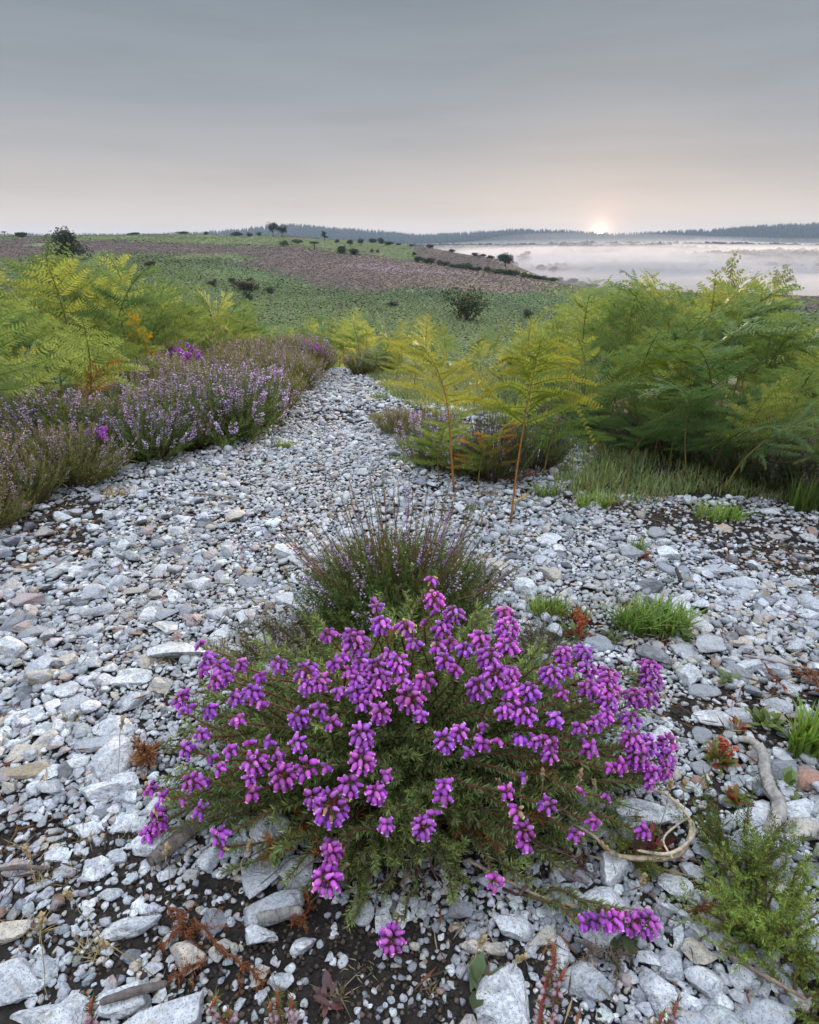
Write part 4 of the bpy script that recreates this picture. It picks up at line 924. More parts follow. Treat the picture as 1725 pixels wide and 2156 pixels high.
# ------------------------------------------------------------------ bracken
def pinnule():
    V = [(0, k/7, 0) for k in range(8)]; t = []
    for k in range(7):
        y = k/7; w_ = .21*(1-.80*y)*(1 if k else .8)
        for sgn in (-1, 1):
            V.append((sgn*w_, y+.115, -.03)); V.append((sgn*w_*.75, y+.01, -.015)); m = len(V)
            if sgn > 0: t += [(k, m-1, m-2), (k, m-2, k+1)]
            else: t += [(k, m-2, m-1), (k, k+1, m-2)]
    return np.array(V), np.array(t)
PV, PT = pinnule()
def frond(seed, stalk=.42, bend=1.0, pairs=13, lean=.06, wide=.36, col=(.115, .155, .022), stalkc=(.20, .15, .04), name='bracken_frond', tipc=None, droop=.25, mat=None, density=1.0, twist=.0):
    """a bracken frond one metre tall: stalk rising from the ground and a feathery triangular blade"""
    r = np.random.default_rng(seed); n = 40; s = np.linspace(0, 1, n); u = np.clip((s-stalk*.7)/(1-stalk*.7), 0, 1)
    ang = lean+bend*u**1.3; ds = 1/(n-1); dx, dz = np.sin(ang)*ds, np.cos(ang)*ds
    X = np.r_[0, np.cumsum(dx[:-1])]; Z = np.r_[0, np.cumsum(dz[:-1])]; Yw = .02*np.sin(s*4+r.uniform(0, 6)); P = np.stack([X, Yw, Z], 1); k = 1/Z.max(); P *= k
    Tn = nrm(np.gradient(P, axis=0)); S = np.array([0, 1., 0]); 
    st = MB(); m = int(n*stalk)+3; st.tube(P[::3], np.linspace(.0075, .0012, len(P[::3])), np.array([np.array(stalkc)*(1-.0*q)+(np.array(col)-np.array(stalkc))*np.clip((q-.5)*2, 0, 1) for q in np.linspace(0, 1, len(P[::3]))]), 6)
    bl = MB(); O, Dd, Wd, Ln, Cc, Wn = [], [], [], [], [], []
    for i in range(pairs):
        v = (i+.15)/pairs; f = stalk+(1-stalk)*(v**.92); j = f*(n-1); C = np.array([np.interp(j, np.arange(n), P[:, q]) for q in range(3)]); t = np.array([np.interp(j, np.arange(n), Tn[:, q]) for q in range(3)])
        Nn = np.cross(t, S)
        for sg in (-1, 1):
            L = wide*(1-v)**.85*r.uniform(.88, 1.08)+.012; sp = (1-stalk)*1.05/pairs; a = radians(66-28*v)+r.normal(0, .12)
            d = nrm((t*cos(a)+S*sg*sin(a)+Nn*r.normal(0, .28))[None])[0]; wv = r.normal(0, .10)
            q = max(int(L/.0165*density), 4); uu = np.linspace(.03, .985, q)
            dr = droop*r.uniform(.3, 1.3)
            pos = C+np.outer(uu*L, d)+np.outer(uu**2*L*dr, np.array([0, 0, -1.]))+np.outer(uu**2*L*r.uniform(.0, .28), t)+np.outer(np.sin(uu*pi*1.3)*L*wv, t)
            dl = nrm(np.gradient(pos, axis=0)); side = nrm(np.cross(dl, np.cross(dl, t)*1.0)); side = nrm(t[None]-dl*(dl@t)[:, None])
            nn_ = np.cross(dl, side)
            for s2 in (-1, 1):
                ll = min(L*.34, sp*.82)*(1-.75*uu**1.6)*(.7+.3*L/wide)+.003; dd = nrm(side*s2*.9+dl*.42+nn_*r.normal(-.12, .12, (q, 1))+dl*r.normal(0, .12, (q, 1)))
                O.append(pos); Dd.append(dd); Wd.append(nrm(dl-dd*(dl*dd).sum(1)[:, None])); Ln.append(ll*r.uniform(.82, 1.1, q)); Wn.append(np.full(q, L/q*.98/.42))
                c = jit(q, np.array(col)*r.uniform(.88, 1.15), .10, r)
                if tipc is not None: c = c+(np.array(tipc)-c)*(np.clip(uu*1.4-.5+v*.3, 0, .9))[:, None]
                Cc.append(c)
            hs = L*.006+.0009
            bl.tube(pos[::max(1, q//5)], np.linspace(hs, .0004, len(pos[::max(1, q//5)])), np.array(col)*np.array([1.5, 1.25, 1.0]), 3)
    O, Dd, Wd, Ln, Cc = np.vstack(O), np.vstack(Dd), np.vstack(Wd), np.hstack(Ln), np.vstack(Cc); Wn = np.hstack(Wn)
    M = np.stack([Wd*Wn[:, None], Dd*Ln[:, None], np.cross(Wd, Dd)*Ln[:, None]], axis=2)
    bl.stamp(PV, PT, M, O, Cc)
    root = empty(name, (0, 0, 0)); st.build('stalk', M_stalk, root); bl.build('blade', mat or M_leaf, root); return root
YG = (.25, .28, .070); G1 = (.165, .225, .072); G2 = (.12, .185, .072)
FRV = [frond(200, .30, .55, 11, .05, .36, YG), frond(201, .34, .95, 10, .08, .40, G1), frond(202, .38, 1.35, 11, .02, .42, G1), frond(203, .25, .35, 12, .10, .32, YG),
       frond(204, .36, 1.15, 10, .12, .44, G2), frond(205, .42, .80, 10, .03, .42, YG), frond(206, .30, 1.6, 11, .10, .42, G2), frond(207, .34, .70, 11, .06, .40, G1)]
DEEP = [frond(211, .22, .9, 13, .2, .45, (.085, .14, .055)), frond(212, .25, 1.4, 12, .25, .5, (.09, .145, .05))]
br = np.random.default_rng(31)
def thicket(n, azr, rr_, outline, fr_, dep, where, protos, minh=.25, hk=(.88, 1.14), gap=.11, front=None, spread=.9):
    pts = []; k = 0
    ol = sky_line(outline)
    for az, R, x, y, z, px, py in zip(*plan(30000, azr, rr_, br)):
        if len(pts) >= n: break
        f = fr_(az)
        if R < f or R > f+dep or any(hypot(x-a, y-b_) < gap for a, b_, *_ in pts): continue
        pts.append((x, y, z, R, az, px, py))
    print(where, len(pts))
    rs = sorted(q[3] for q in pts)
    for (x, y, z, R, az, px, py) in pts:
        back = np.searchsorted(rs, R)/len(rs)
        top = CAMH+R*np.interp(az, *ol)-z
        H = max(top*(br.uniform(*hk) if back > .35 else br.uniform(.5, .85)), minh)
        i = br.integers(0, len(protos)); yaw = br.normal(-pi/2, spread) if back < .5 else br.uniform(0, 6.28)
        kind = 'tall bracken frond at the back of' if back > .6 else ('mid height bracken frond inside' if back > .25 else 'low bracken frond along the front of')
        lab = f'{kind} {where}'
        w_ = np.clip(H, .3, .75)*br.uniform(.95, 1.2); w_ = max(w_, H*.95)*1.08
        place(protos[i], USED, (x, y, z), (br.normal(0, .10), br.normal(0, .10), yaw), (w_, w_, H), lab, 'bracken', lab.split(' bracken')[0]+' bracken of '+where)
R_OUT = [(1100, 690), (1135, 655), (1180, 670), (1250, 610), (1330, 578), (1400, 585), (1500, 545), (1560, 568), (1600, 605), (1640, 630), (1725, 670), (1900, 690)]
R_POLY = [(1150, 870), (1230, 905), (1400, 930), (1560, 950), (1725, 985), (2000, 1040), (2100, 800), (1700, 740), (1300, 740), (1130, 800)]
RF = front_of([(1110, 2.7), (1150, 2.3), (1250, 2.15), (1400, 2.05), (1560, 1.95), (1725, 1.8), (2000, 1.6)])
thicket(96, (.17, .75), (1.7, 4.4), R_OUT, RF, 1.7, 'the right thicket', FRV, gap=.105, hk=(.78, 1.02))
thicket(18, (.22, .50), (1.5, 2.8), [(1100, 800), (1300, 760), (1500, 740), (1900, 780)], lambda a: RF(a)-.12, .35, 'the shaded foot of the right thicket', DEEP, gap=.10, minh=.16)
L_OUT = [(-250, 470), (0, 488), (60, 505), (120, 545), (180, 560), (270, 565), (305, 598), (360, 618), (420, 628), (490, 645), (510, 680), (540, 700)]
L_POLY = [(-300, 940), (0, 860), (120, 830), (200, 795), (330, 765), (430, 740), (540, 728), (560, 715), (400, 700), (200, 720), (0, 730), (-300, 760)]
thicket(92, (-.74, -.15), (1.6, 7.2), L_OUT, LF, 1.7, 'the left thicket', [FRV[1], FRV[2], FRV[7], FRV[5], FRV[4], FRV[1]], gap=.125, hk=(.9, 1.12))
M_OUT = [(540, 700), (600, 700), (650, 690), (700, 668), (770, 662), (850, 668), (930, 662), (1000, 690), (1060, 680), (1120, 660), (1170, 660)]
M_POLY = [(560, 726), (650, 732), (700, 745), (740, 760), (830, 790), (1000, 830), (1130, 850), (1170, 760), (1000, 730), (800, 712), (600, 712)]
MF = front_of([(520, 5.6), (640, 6.4), (700, 6.6), (745, 5.0), (800, 3.9), (850, 3.3), (1000, 3.1), (1140, 2.7)])
thicket(66, (-.23, .20), (2.7, 9.5), M_OUT, MF, 3.2, 'the low bracken beyond the path', FRV, gap=.2, minh=.18)

def frond_at(seed, px, py, tx, ty, label, yaw, W=None, **kw):
    """a single frond rooted at (px, py) whose top reaches row ty"""
    P = hit(px, py); v = ray(tx, ty); R = hypot(P[0], P[1]); top = CAMH+R*v[2]/hypot(v[0], v[1])-P[2]
    f = frond(seed, **kw); k = W or top; f.location = tuple(P); f.rotation_euler = (0, 0, yaw); f.scale = (k, k, top); tag(f, label, 'bracken'); return f
ORG = (.33, .14, .03)
frond_at(301, 953, 1036, 930, 692, 'green bracken frond on a bare orange stalk, left one of two beside the path', -2.5, stalk=.50, bend=1.15, pairs=13, wide=.50, col=(.18, .21, .04), stalkc=ORG, W=.42, droop=.35, tipc=(.22, .22, .04))
frond_at(302, 1083, 1106, 1040, 692, 'yellow green bracken frond on a tall orange stalk, right one of two beside the path', -1.6, stalk=.50, bend=1.0, pairs=14, wide=.52, col=(.21, .25, .045), stalkc=ORG, W=.36, droop=.55, tipc=(.27, .23, .035))
frond_at(304, 925, 1015, 930, 850, 'short green bracken frond at the foot of the left bare stalk', -1.4, stalk=.2, bend=1.2, wide=.5, col=(.15, .20, .05), W=.28)
frond_at(305, 1010, 1025, 1005, 865, 'small bracken frond with orange tips between the two bare stalks', -1.0, stalk=.2, bend=1.1, wide=.45, col=(.17, .20, .04), tipc=(.45, .14, .02), W=.26)
frond_at(306, 1140, 1010, 1130, 800, 'green bracken frond hanging right of the right bare stalk', -1.2, stalk=.2, bend=1.3, wide=.55, col=(.15, .20, .05), W=.36)
frond_at(307, 1330, 925, 1245, 775, 'bracken frond with a long bent yellow stalk leaning left out of the right thicket', 2.9, stalk=.55, bend=1.7, lean=.5, wide=.5, col=(.15, .17, .02), stalkc=(.30, .24, .05), W=.34)
frond_at(308, 1372, 955, 1385, 700, 'bracken frond with a clear orange stalk in the right thicket', -1.6, stalk=.50, bend=.9, wide=.42, col=(.13, .165, .02), stalkc=ORG, W=.42)
frond_at(309, 1500, 900, 1530, 655, 'bracken frond with an orange stalk farther right in the right thicket', -1.5, stalk=.50, bend=.9, wide=.42, col=(.13, .165, .02), stalkc=ORG, W=.45)
frond_at(310, 1480, 840, 1500, 528, 'tallest bracken frond, its tip the highest point of the right thicket', .8, stalk=.5, bend=.30, wide=.24, col=(.125, .155, .02), W=.6)
frond_at(311, 1560, 840, 1562, 555, 'second tallest bracken frond right of the highest tip', .4, stalk=.5, bend=.55, wide=.3, col=(.13, .16, .02), W=.6)
frond_at(312, 62, 955, 55, 718, 'pale silvery green bracken frond leaning at the left edge', .8, stalk=.25, bend=.7, wide=.32, col=(.15, .21, .11), W=.34)
frond_at(313, 15, 955, 5, 770, 'small pale bracken frond at the very left edge', 1.2, stalk=.25, bend=.9, wide=.35, col=(.14, .20, .10), W=.30)
frond_at(314, 135, 890, 150, 735, 'green bracken frond at the front corner of the left thicket', -1.2, stalk=.25, bend=.9, wide=.45, col=G1, W=.36)
frond_at(315, 120, 925, 110, 800, 'low green bracken frond beside the rusty fern', -1.9, stalk=.2, bend=1.1, wide=.45, col=G1, W=.28)
RUST = (.36, .10, .018); YO = (.50, .28, .02)
frond_at(321, 200, 925, 200, 752, 'curled rusty orange dead bracken frond in the left heather', -.4, stalk=.25, bend=1.5, wide=.5, col=RUST, stalkc=RUST, W=.30, mat=M_rust)
frond_at(322, 100, 890, 90, 775, 'brown dead bracken frond under the left thicket', -1.0, stalk=.3, bend=1.2, wide=.4, col=(.22, .08, .03), stalkc=RUST, W=.25, mat=M_rust)
frond_at(323, 322, 850, 325, 640, 'golden yellow bracken frond standing out in the left thicket', -1.4, stalk=.3, bend=.9, wide=.36, col=(.42, .27, .03), stalkc=YO, W=.30, mat=M_leaf)
frond_at(324, 1090, 1020, 1090, 975, 'dark brown dead bracken frond lying at the foot of the bare stalks', -1.2, stalk=.15, bend=1.3, wide=.6, col=(.13, .05, .02), stalkc=(.2, .1, .04), W=.16, mat=M_rust)
frond_at(325, 1030, 1015, 1005, 920, 'orange brown bracken frond between the bare stalks', -2.0, stalk=.2, bend=1.4, wide=.5, col=(.30, .11, .02), stalkc=RUST, W=.13, mat=M_rust)
frond_at(326, 1600, 1010, 1590, 940, 'pale brown dead frond under the right thicket', -1.6, stalk=.2, bend=1.2, wide=.45, col=(.20, .12, .06), stalkc=RUST, W=.25, mat=M_rust)

# ------------------------------------------------------------------ grass
def blades(b, C, Hh, r, col, splay=.6, wid=.0022, seg=4):
    """C (n,3) roots, Hh (n) heights"""
    n = len(C); a = r.uniform(0, 6.28, n); out_ = np.stack([np.cos(a), np.sin(a), 0*a], 1); sp = r.uniform(.1, 1, n)*splay; side = np.stack([-np.sin(a), np.cos(a), 0*a], 1)
    V = []; col_ = jit(n, col, .2, r); 
    for k in range(seg+1):
        t = k/seg; c = C+np.array([0, 0, 1.])*(Hh*(t-.38*sp*t*t))[:, None]+out_*(Hh*sp*(t**1.7))[:, None]
        w_ = (wid*(1-t**1.6)*r.uniform(.8, 1.2, n))[:, None]
        V += ([c-side*w_, c+side*w_] if k < seg else [c])
    V = np.stack(V, 1); m = V.shape[1]; t = []
    for k in range(seg-1): t += [(2*k, 2*k+1, 2*k+3), (2*k, 2*k+3, 2*k+2)]
    t.append((2*seg-2, 2*seg-1, 2*seg)); t = np.array(t)
    dead = r.random(n) < .07; col_[dead] = jit(int(dead.sum()), (.30, .22, .11), .2, r)
    b.add(V.reshape(-1, 3), (t[None]+(np.arange(n)*m)[:, None, None]).reshape(-1, 3), np.repeat(col_, m, 0))
def tuft(px, py, w_, h_, n, label, col=(.13, .20, .045), splay=.8, wid=.0022, name='grass_tuft', group=None):
    r = np.random.default_rng(int(px+py)); P = hit(px, py); d = project(*P)[2]; W, H = w_*d/F, h_*d/F
    if col[1] > col[0]: col = tuple(1.35*q for q in col)
    a = r.uniform(0, 6.28, n); q = np.sqrt(r.random(n)); C = np.stack([np.cos(a)*q*W*.33, np.sin(a)*q*W*.16, -.003+0*a], 1)
    b = MB(); blades(b, C, H*r.uniform(.55, 1.15, n), r, col, splay, wid); o = b.build(name, M_grass); o.location = tuple(P); return tag(o, label, 'grass tuft', group)
tuft(1372, 1325, 230, 78, 420, 'large spreading green grass tuft on the gravel right of the middle heather', splay=.9, wid=.0026)
tuft(1150, 1295, 120, 50, 150, 'low green grass tuft left of the large spreading one', (.14, .19, .04), wid=.0026)
tuft(1215, 1305, 70, 42, 70, 'small reddish tinged grass tuft between its two larger neighbours', (.17, .16, .04), wid=.0022)
tuft(1515, 1092, 160, 42, 260, 'wide bright grass tuft on the dark peat below the lawn', (.15, .22, .045), splay=1.0, wid=.002)
tuft(1342, 1165, 50, 48, 60, 'small upright grass tuft alone on the gravel', (.12, .19, .05), splay=.5, wid=.0016)
tuft(1250, 1070, 110, 45, 200, 'bright grass tuft at the lower left corner of the lawn', (.16, .22, .045), splay=.9, wid=.0018)
tuft(1700, 1590, 130, 135, 170, 'tall bright green grass tuft at the right edge', (.15, .23, .04), splay=.7, wid=.0028)
tuft(600, 945, 70, 26, 110, 'small green grass tuft at the foot of the left heather by the path', (.13, .18, .04), wid=.0018)
tuft(470, 950, 50, 50, 60, 'thin green grass growing up through the left heather', (.16, .2, .06), splay=.4, wid=.0014)
tuft(800, 882, 90, 18, 150, 'short pale grass patch on the right edge of the path', (.17, .19, .06), wid=.002)
tuft(990, 1075, 60, 22, 50, 'short dark green tuft between the bare stalks and the gravel', (.06, .11, .03), wid=.002)
tuft(1690, 1075, 90, 80, 130, 'long grass tuft at the right edge under the dark heather', (.09, .14, .03), splay=.5, wid=.002)
tuft(820, 800, 60, 14, 120, 'yellowish short grass beside the narrow path end', (.22, .20, .07), wid=.0025)
tuft(150, 1520, 120, 30, 60, 'dry straw coloured tuft by the grey domed stone', (.26, .21, .10), splay=1.2, wid=.001)
tuft(255, 1045, 110, 30, 80, 'dry straw coloured grass at the foot of the left heather', (.36, .26, .12), splay=.9, wid=.001)
tuft(200, 2010, 110, 40, 60, 'dry straw coloured grass left of the rusty sprig', (.30, .24, .12), splay=1.2, wid=.0009)
tuft(60, 1960, 120, 40, 60, 'dry straw coloured grass at the left edge foreground', (.30, .24, .12), splay=1.2, wid=.0009)
tuft(120, 1850, 140, 36, 60, 'dry straw coloured grass between pale flints on the left', (.28, .22, .11), splay=1.3, wid=.0009)
tuft(1050, 1790, 90, 60, 40, 'dry straw grass under the lower right of the bell heather', (.34, .27, .15), splay=1.2, wid=.0009)
tuft(860, 1850, 130, 50, 50, 'dry straw grass at the foot of the bell heather', (.34, .28, .17), splay=1.4, wid=.0008)
tuft(340, 1400, 90, 24, 50, 'mixed dry and green weed tuft by the wide flat flint', (.20, .15, .06), splay=1.1, wid=.0012)
tuft(1030, 1045, 80, 26, 60, 'dry straw grass at the foot of the bare stalks', (.26, .19, .10), splay=.9, wid=.0011)
tuft(320, 1110, 110, 16, 60, 'sparse dry grass flat on the left gravel', (.34, .27, .15), splay=1.5, wid=.0009)
tuft(700, 915, 80, 10, 80, 'dry tan grass lying on the middle of the path', (.36, .28, .17), splay=1.6, wid=.0011)
tuft(450, 1300, 120, 26, 30, 'dead grass wisps on the gravel left of the dark heather', (.36, .27, .15), splay=1.4, wid=.0008)
tuft(1660, 1400, 90, 26, 40, 'dead straw wisps on the gravel near the right edge', (.38, .3, .17), splay=1.5, wid=.0009)
tuft(1560, 1320, 110, 26, 30, 'dead straw wisps on the gravel right of the large tuft', (.34, .27, .15), splay=1.5, wid=.0008)
dr = np.random.default_rng(88)
for i in range(46):
    for _ in range(200):
        px, py = dr.uniform(10, 1715), dr.uniform(1040, 2120)
        if inpoly([px], [py], P_GRAVEL)[0] and not inpoly([px], [py], [(430, 1300), (1420, 1300), (1450, 1700), (1050, 1880), (600, 1860), (280, 1700)])[0]: break
    k = (py-505)/1100
    reg = 'on the left gravel' if px < 450 else 'on the right gravel' if px > 1250 else 'on the middle gravel'
    reg = ('near' if py > 1650 else 'far')+' '+reg
    tuft(px, py, dr.uniform(50, 110)*k, dr.uniform(10, 30)*k, int(dr.integers(16, 42)), 'wispy dry straw coloured grass, '+reg, [(.36, .28, .16), (.28, .22, .12), (.22, .20, .09)][i % 3], splay=dr.uniform(1.1, 1.6), wid=.0008, name='dry_grass_wisp', group='dry grass wisps '+reg)
for px, py, w_, h_, lab in ((870, 900, 90, 34, 'small green grass tuft where the path bends right of the sparse heather'), (905, 940, 80, 30, 'green grass tuft in front of the lilac heather by the path'), (800, 840, 70, 20, 'short green grass edging the path below the yellowish grass'), (1150, 1045, 90, 40, 'green grass tuft between the right stalk and the lawn'),
                            (960, 880, 90, 30, 'green grass tuft behind the left bare stalk'), (1060, 890, 110, 34, 'green grass tuft behind the right bare stalk')):
    tuft(px, py, w_, h_, 110, lab, (.14, .19, .06), splay=.8, wid=.0018)
def lawn():
    r = np.random.default_rng(8); P_L = [(1160, 965), (1260, 930), (1400, 960), (1560, 985), (1725, 1040), (1725, 1075), (1600, 1055), (1480, 1040), (1350, 1065), (1230, 1065), (1170, 1030)]
    P_L2 = [(940, 830), (1060, 820), (1160, 850), (1130, 880), (960, 870)]
    b = MB(); n = 110000; az = r.uniform(-.12, .7, n); R = r.uniform(1.2, 5.6, n); x, y = R*np.sin(az), R*np.cos(az); z = T(x, y); px, py, d = project(x, y, z)
    P_L3 = [(700, 742), (1160, 735), (1180, 860), (940, 885), (835, 845), (765, 790)]
    m = (inpoly(px, py, P_L) | inpoly(px, py, P_L2) | (inpoly(px, py, P_L3) & (R > 2.2))) & (smooth_noise(x, y, 14, 4)+r.normal(0, .2, n) > -.35)
    C = np.stack([x, y, z-.002], 1)[m][:22000]; col = (.19, .235, .085)
    blades(b, C, r.uniform(.022, .055, len(C)), r, col, .9, .0019, 3)
    tag(b.build('grass', M_grass), 'short patchy grass below the right bracken', 'grass', kind='stuff')
lawn()
# dry seed stalks
def seed_stalk(px, py, tx, ty, label, head=.014, group=None):
    r = np.random.default_rng(int(px*3+tx)); P = hit(px, py); v = ray(tx, ty); R = hypot(P[0], P[1])*.99; tip = np.array([0, 0, CAMH])+v*(R/hypot(v[0], v[1])); tip = tip-P
    if tip[2] < .01: tip[2] = .01
    root = empty('grass_seed_stalk', P, 0, label, 'grass stalk', group); b = MB(); pts = arc((0, 0, 0), tip, r, wob=.001); b.tube(pts, .0005, (.42, .33, .18), 3); b.build('stalk', M_stalk, root)
    h = MB(); d = nrm((pts[-1]-pts[-2])[None])[0]; m = 22; u = r.random(m); h.stamp(OCTA[0], OCTA[1], frames(nrm(d+r.normal(0, .25, (m, 3))), r.uniform(0, 6, m))*.006, tip+np.outer(u*head-.004, d), jit(m, (.46, .35, .19), .15, r)); h.build('seed_head', M_spike, root)
SS = [(1105, 1790, 1055, 1520+140), (1090, 1800, 1100, 1655), (1130, 1790, 1143, 1640), (1190, 1790, 1220, 1640), (1265, 1770, 1255, 1665), (1380, 1790, 1410, 1660), (1440, 1740, 1440, 1660), (1300, 1860, 1280, 1790),
      (1345, 1900, 1350, 1860), (985, 2050, 1010, 1990), (1070, 2070, 1090, 2020), (105, 2110, 85, 1950), (215, 1985, 150, 1890), (330, 2060, 225, 1990), (365, 1885, 350, 1800), (490, 1870, 520, 1790), (700, 1880, 720, 1830), (640, 1330, 605, 1210),
      (790, 1330, 770, 1240), (830, 1330, 850, 1240), (900, 1330, 920, 1270), (560, 1240, 570, 1160), (1010, 1230, 1015, 1100), (1180, 1440, 1190, 1380), (870, 1330, 868, 1200), (250, 1640, 255, 1530), (80, 1870, 60, 1800)]
for i, q in enumerate(SS):
    where = ('among the lower right stems of the bell heather' if 1040 < q[0] < 1300 and q[1] < 1820 else 'by the dry root ring' if q[0] > 1290 and q[1] < 1950 else 'in the lower left foreground' if q[0] < 720 and q[1] > 1780 else 'rising among the dark heather behind the bell heather' if q[1] < 1340 else 'on the foreground gravel')
    seed_stalk(*q, 'dry grass seed stalk '+where, group='dry grass stalks '+where)
# scattered litter: dry needles and twigs on the ground
def litter():
    r = np.random.default_rng(12); n = 14000; az = r.uniform(-.8, .8, n); R = np.sqrt(r.uniform(.03, 1, n))*1.9; x, y = R*np.sin(az), R*np.cos(az); z = T(x, y)+r.uniform(.002, .016, n); px, py, d = project(x, y, z)
    soil = np.zeros(n, bool)
    for p in P_SOIL+P_HALF: soil |= inpoly(px, py, p)
    m = (y > .1) & inpoly(px, py, P_GRAVEL) & (soil | (r.random(n) < .3)) & (smooth_noise(x, y, 7, 9) > -.25); q = int(m.sum()); b = MB()
    D_ = nrm(np.stack([r.normal(0, 1, q), r.normal(0, 1, q), r.normal(0, .12, q)], 1))
    cols = np.array([(.10, .06, .035), (.34, .26, .15), (.20, .075, .03), (.15, .12, .09)])[r.integers(0, 4, q)]*r.uniform(.7, 1.3, (q, 1))
    b.stamp(NEEDLE[0]*[.5, .5, 1], NEEDLE[1], frames(D_, r.uniform(0, 6, q))*r.uniform(.008, .035, q)[:, None, None], np.stack([x[m], y[m], z[m]], 1), cols)
    n = 150000; az = r.uniform(-.8, .8, n); R = np.sqrt(r.uniform(.02, 1, n))*2.0; x, y = R*np.sin(az), R*np.cos(az); px, py, d = project(x, y, T(x, y)); soil = np.zeros(n, bool)
    for p in P_SOIL+P_HALF+[P_BUSH]: soil |= inpoly(px, py, p)
    m = (y > .1) & inpoly(px, py, P_GRAVEL) & soil; q = int(m.sum())
    b.stamp(OCTA[0]*[1.6, 1.6, 1], OCTA[1], frames(r.normal(0, 1, (q, 3)), r.uniform(0, 6, q))*r.uniform(.002, .007, q)[:, None, None], np.stack([x[m], y[m], T(x, y)[m]], 1), np.array([(.055, .040, .032), (.10, .068, .048), (.035, .029, .026), (.16, .12, .085)])[r.choice(4, q, p=[.4, .25, .27, .08])])
    tag(b.build('plant_litter', M_rust), 'brown and straw coloured dry needles and twigs littering the peat between stones', 'litter', kind='stuff')
litter()

# ------------------------------------------------------------------ small weeds
def rosette(px, py, s, n, col, label, name='leafy_weed', tipc=None, width=.16, up=.7, stem=0):
    r = np.random.default_rng(int(px*2+py)); P = hit(px, py); root = empty(name, P, 0, label, 'weed'); b = MB(); V = []; t = []
    tv = np.array([(0, 0, 0), (width, .04, .35), (-width, .04, .35), (width*1.1, .02, .7), (-width*1.1, .02, .7), (0, -.03, 1.), (0, -.03, .35), (0, -.04, .7)]); tt = np.array([(0, 1, 6), (0, 6, 2), (1, 3, 7), (1, 7, 6), (2, 6, 7), (2, 7, 4), (3, 5, 7), (4, 7, 5)])
    d = nrm(np.stack([r.normal(0, 1, n), r.normal(0, 1, n), np.abs(r.normal(up, .35, n))], 1)); c = jit(n, col, .2, r)
    if tipc is not None: k = r.random(n) < .4; c[k] = jit(int(k.sum()), tipc, .2, r)
    org = np.stack([r.normal(0, s*.18, n), r.normal(0, s*.18, n), np.abs(r.normal(0, s*.12, n))+.003], 1)
    fr_ = frames(d, np.zeros(n)); b.stamp(tv, tt, fr_*(s*r.uniform(.5, 1.1, n))[:, None, None], org, c); b.build('leaves', M_grass, root, smooth=True)
    st = MB()
    for i in range(max(stem, 1)):
        e_ = np.array([r.normal(0, s*.3), r.normal(0, s*.3), s*(1.6 if stem else .3)]); pts = arc((0, 0, 0), e_, r, wob=.001); st.tube(pts, .0008, (.25, .06, .04) if tipc is not None else (.12, .13, .04), 4)
        if stem: m = 24; u = r.uniform(.45, 1, m); C = np.stack([np.interp(u, np.linspace(0, 1, 7), pts[:, j]) for j in range(3)], 1); st.stamp(OCTA[0], OCTA[1], frames(nrm(r.normal(0, 1, (m, 3))), r.uniform(0, 6, m))*.005, C, jit(m, (.42, .09, .04), .2, r))
    st.build('stem', M_stalk, root)
GW = (.15, .20, .05); RW = (.28, .05, .03)
rosette(1512, 1610, .024, 70, GW, 'green weed with red seed spikes left of the bleached branch', tipc=(.30, .10, .04), stem=4, width=.12)
rosette(1545, 1690, .019, 40, (.13, .17, .045), 'low green weed beside the middle of the bleached branch', tipc=RW)
rosette(1610, 1530, .026, 26, GW, 'small leafy green weed above the bleached branch', width=.18)
rosette(1550, 1535, .018, 18, (.2, .17, .05), 'tiny reddish green weed above the long flat flint', tipc=RW)
rosette(1215, 1345, .03, 46, (.11, .15, .04), 'red spiked low weed below the small grass tufts', tipc=RW, stem=6, width=.1)
rosette(1380, 1800, .026, 26, (.14, .03, .03), 'dark red rosette weed inside the dry root ring', tipc=(.25, .03, .03), width=.10)
rosette(1000, 2095, .032, 9, (.09, .12, .05), 'dull green long leaved weed at the bottom centre', width=.17)
rosette(1310, 2010, .024, 9, (.09, .11, .05), 'grey green leaf rosette below the fallen flower spike', width=.2)
rosette(1650, 1660, .022, 10, (.13, .18, .05), 'small green leaf at the foot of the orange flint', width=.2)
rosette(1530, 1440, .022, 10, (.12, .16, .05), 'small upright green leaf beside the pitted grey stone', width=.2)
rosette(1345, 1440, .022, 22, (.11, .14, .05), 'low weed among flints right of the upper flower spikes', tipc=(.18, .08, .06))
rosette(1440, 1345, .022, 22, (.12, .17, .05), 'small green weed below the large spreading grass tuft', width=.2)
rosette(1340, 1800, .02, 16, (.12, .14, .05), 'weed leaves left of the dark red rosette', tipc=(.2, .08, .05))
rosette(690, 2110, .018, 12, (.11, .07, .06), 'purplish grey weed near the very large white flint', tipc=(.15, .06, .06), width=.14)
rosette(1360, 1180, .018, 40, (.24, .08, .03), 'small rusty tuft on the gravel beside the upright grass', width=.08)
rosette(1290, 1350, .02, 16, (.1, .14, .05), 'low leaves on bare peat beneath the large grass tuft', width=.2)
rosette(1560, 1980, .02, 8, (.1, .12, .05), 'small leaf rosette at the foot of the bright green young heather', width=.2)
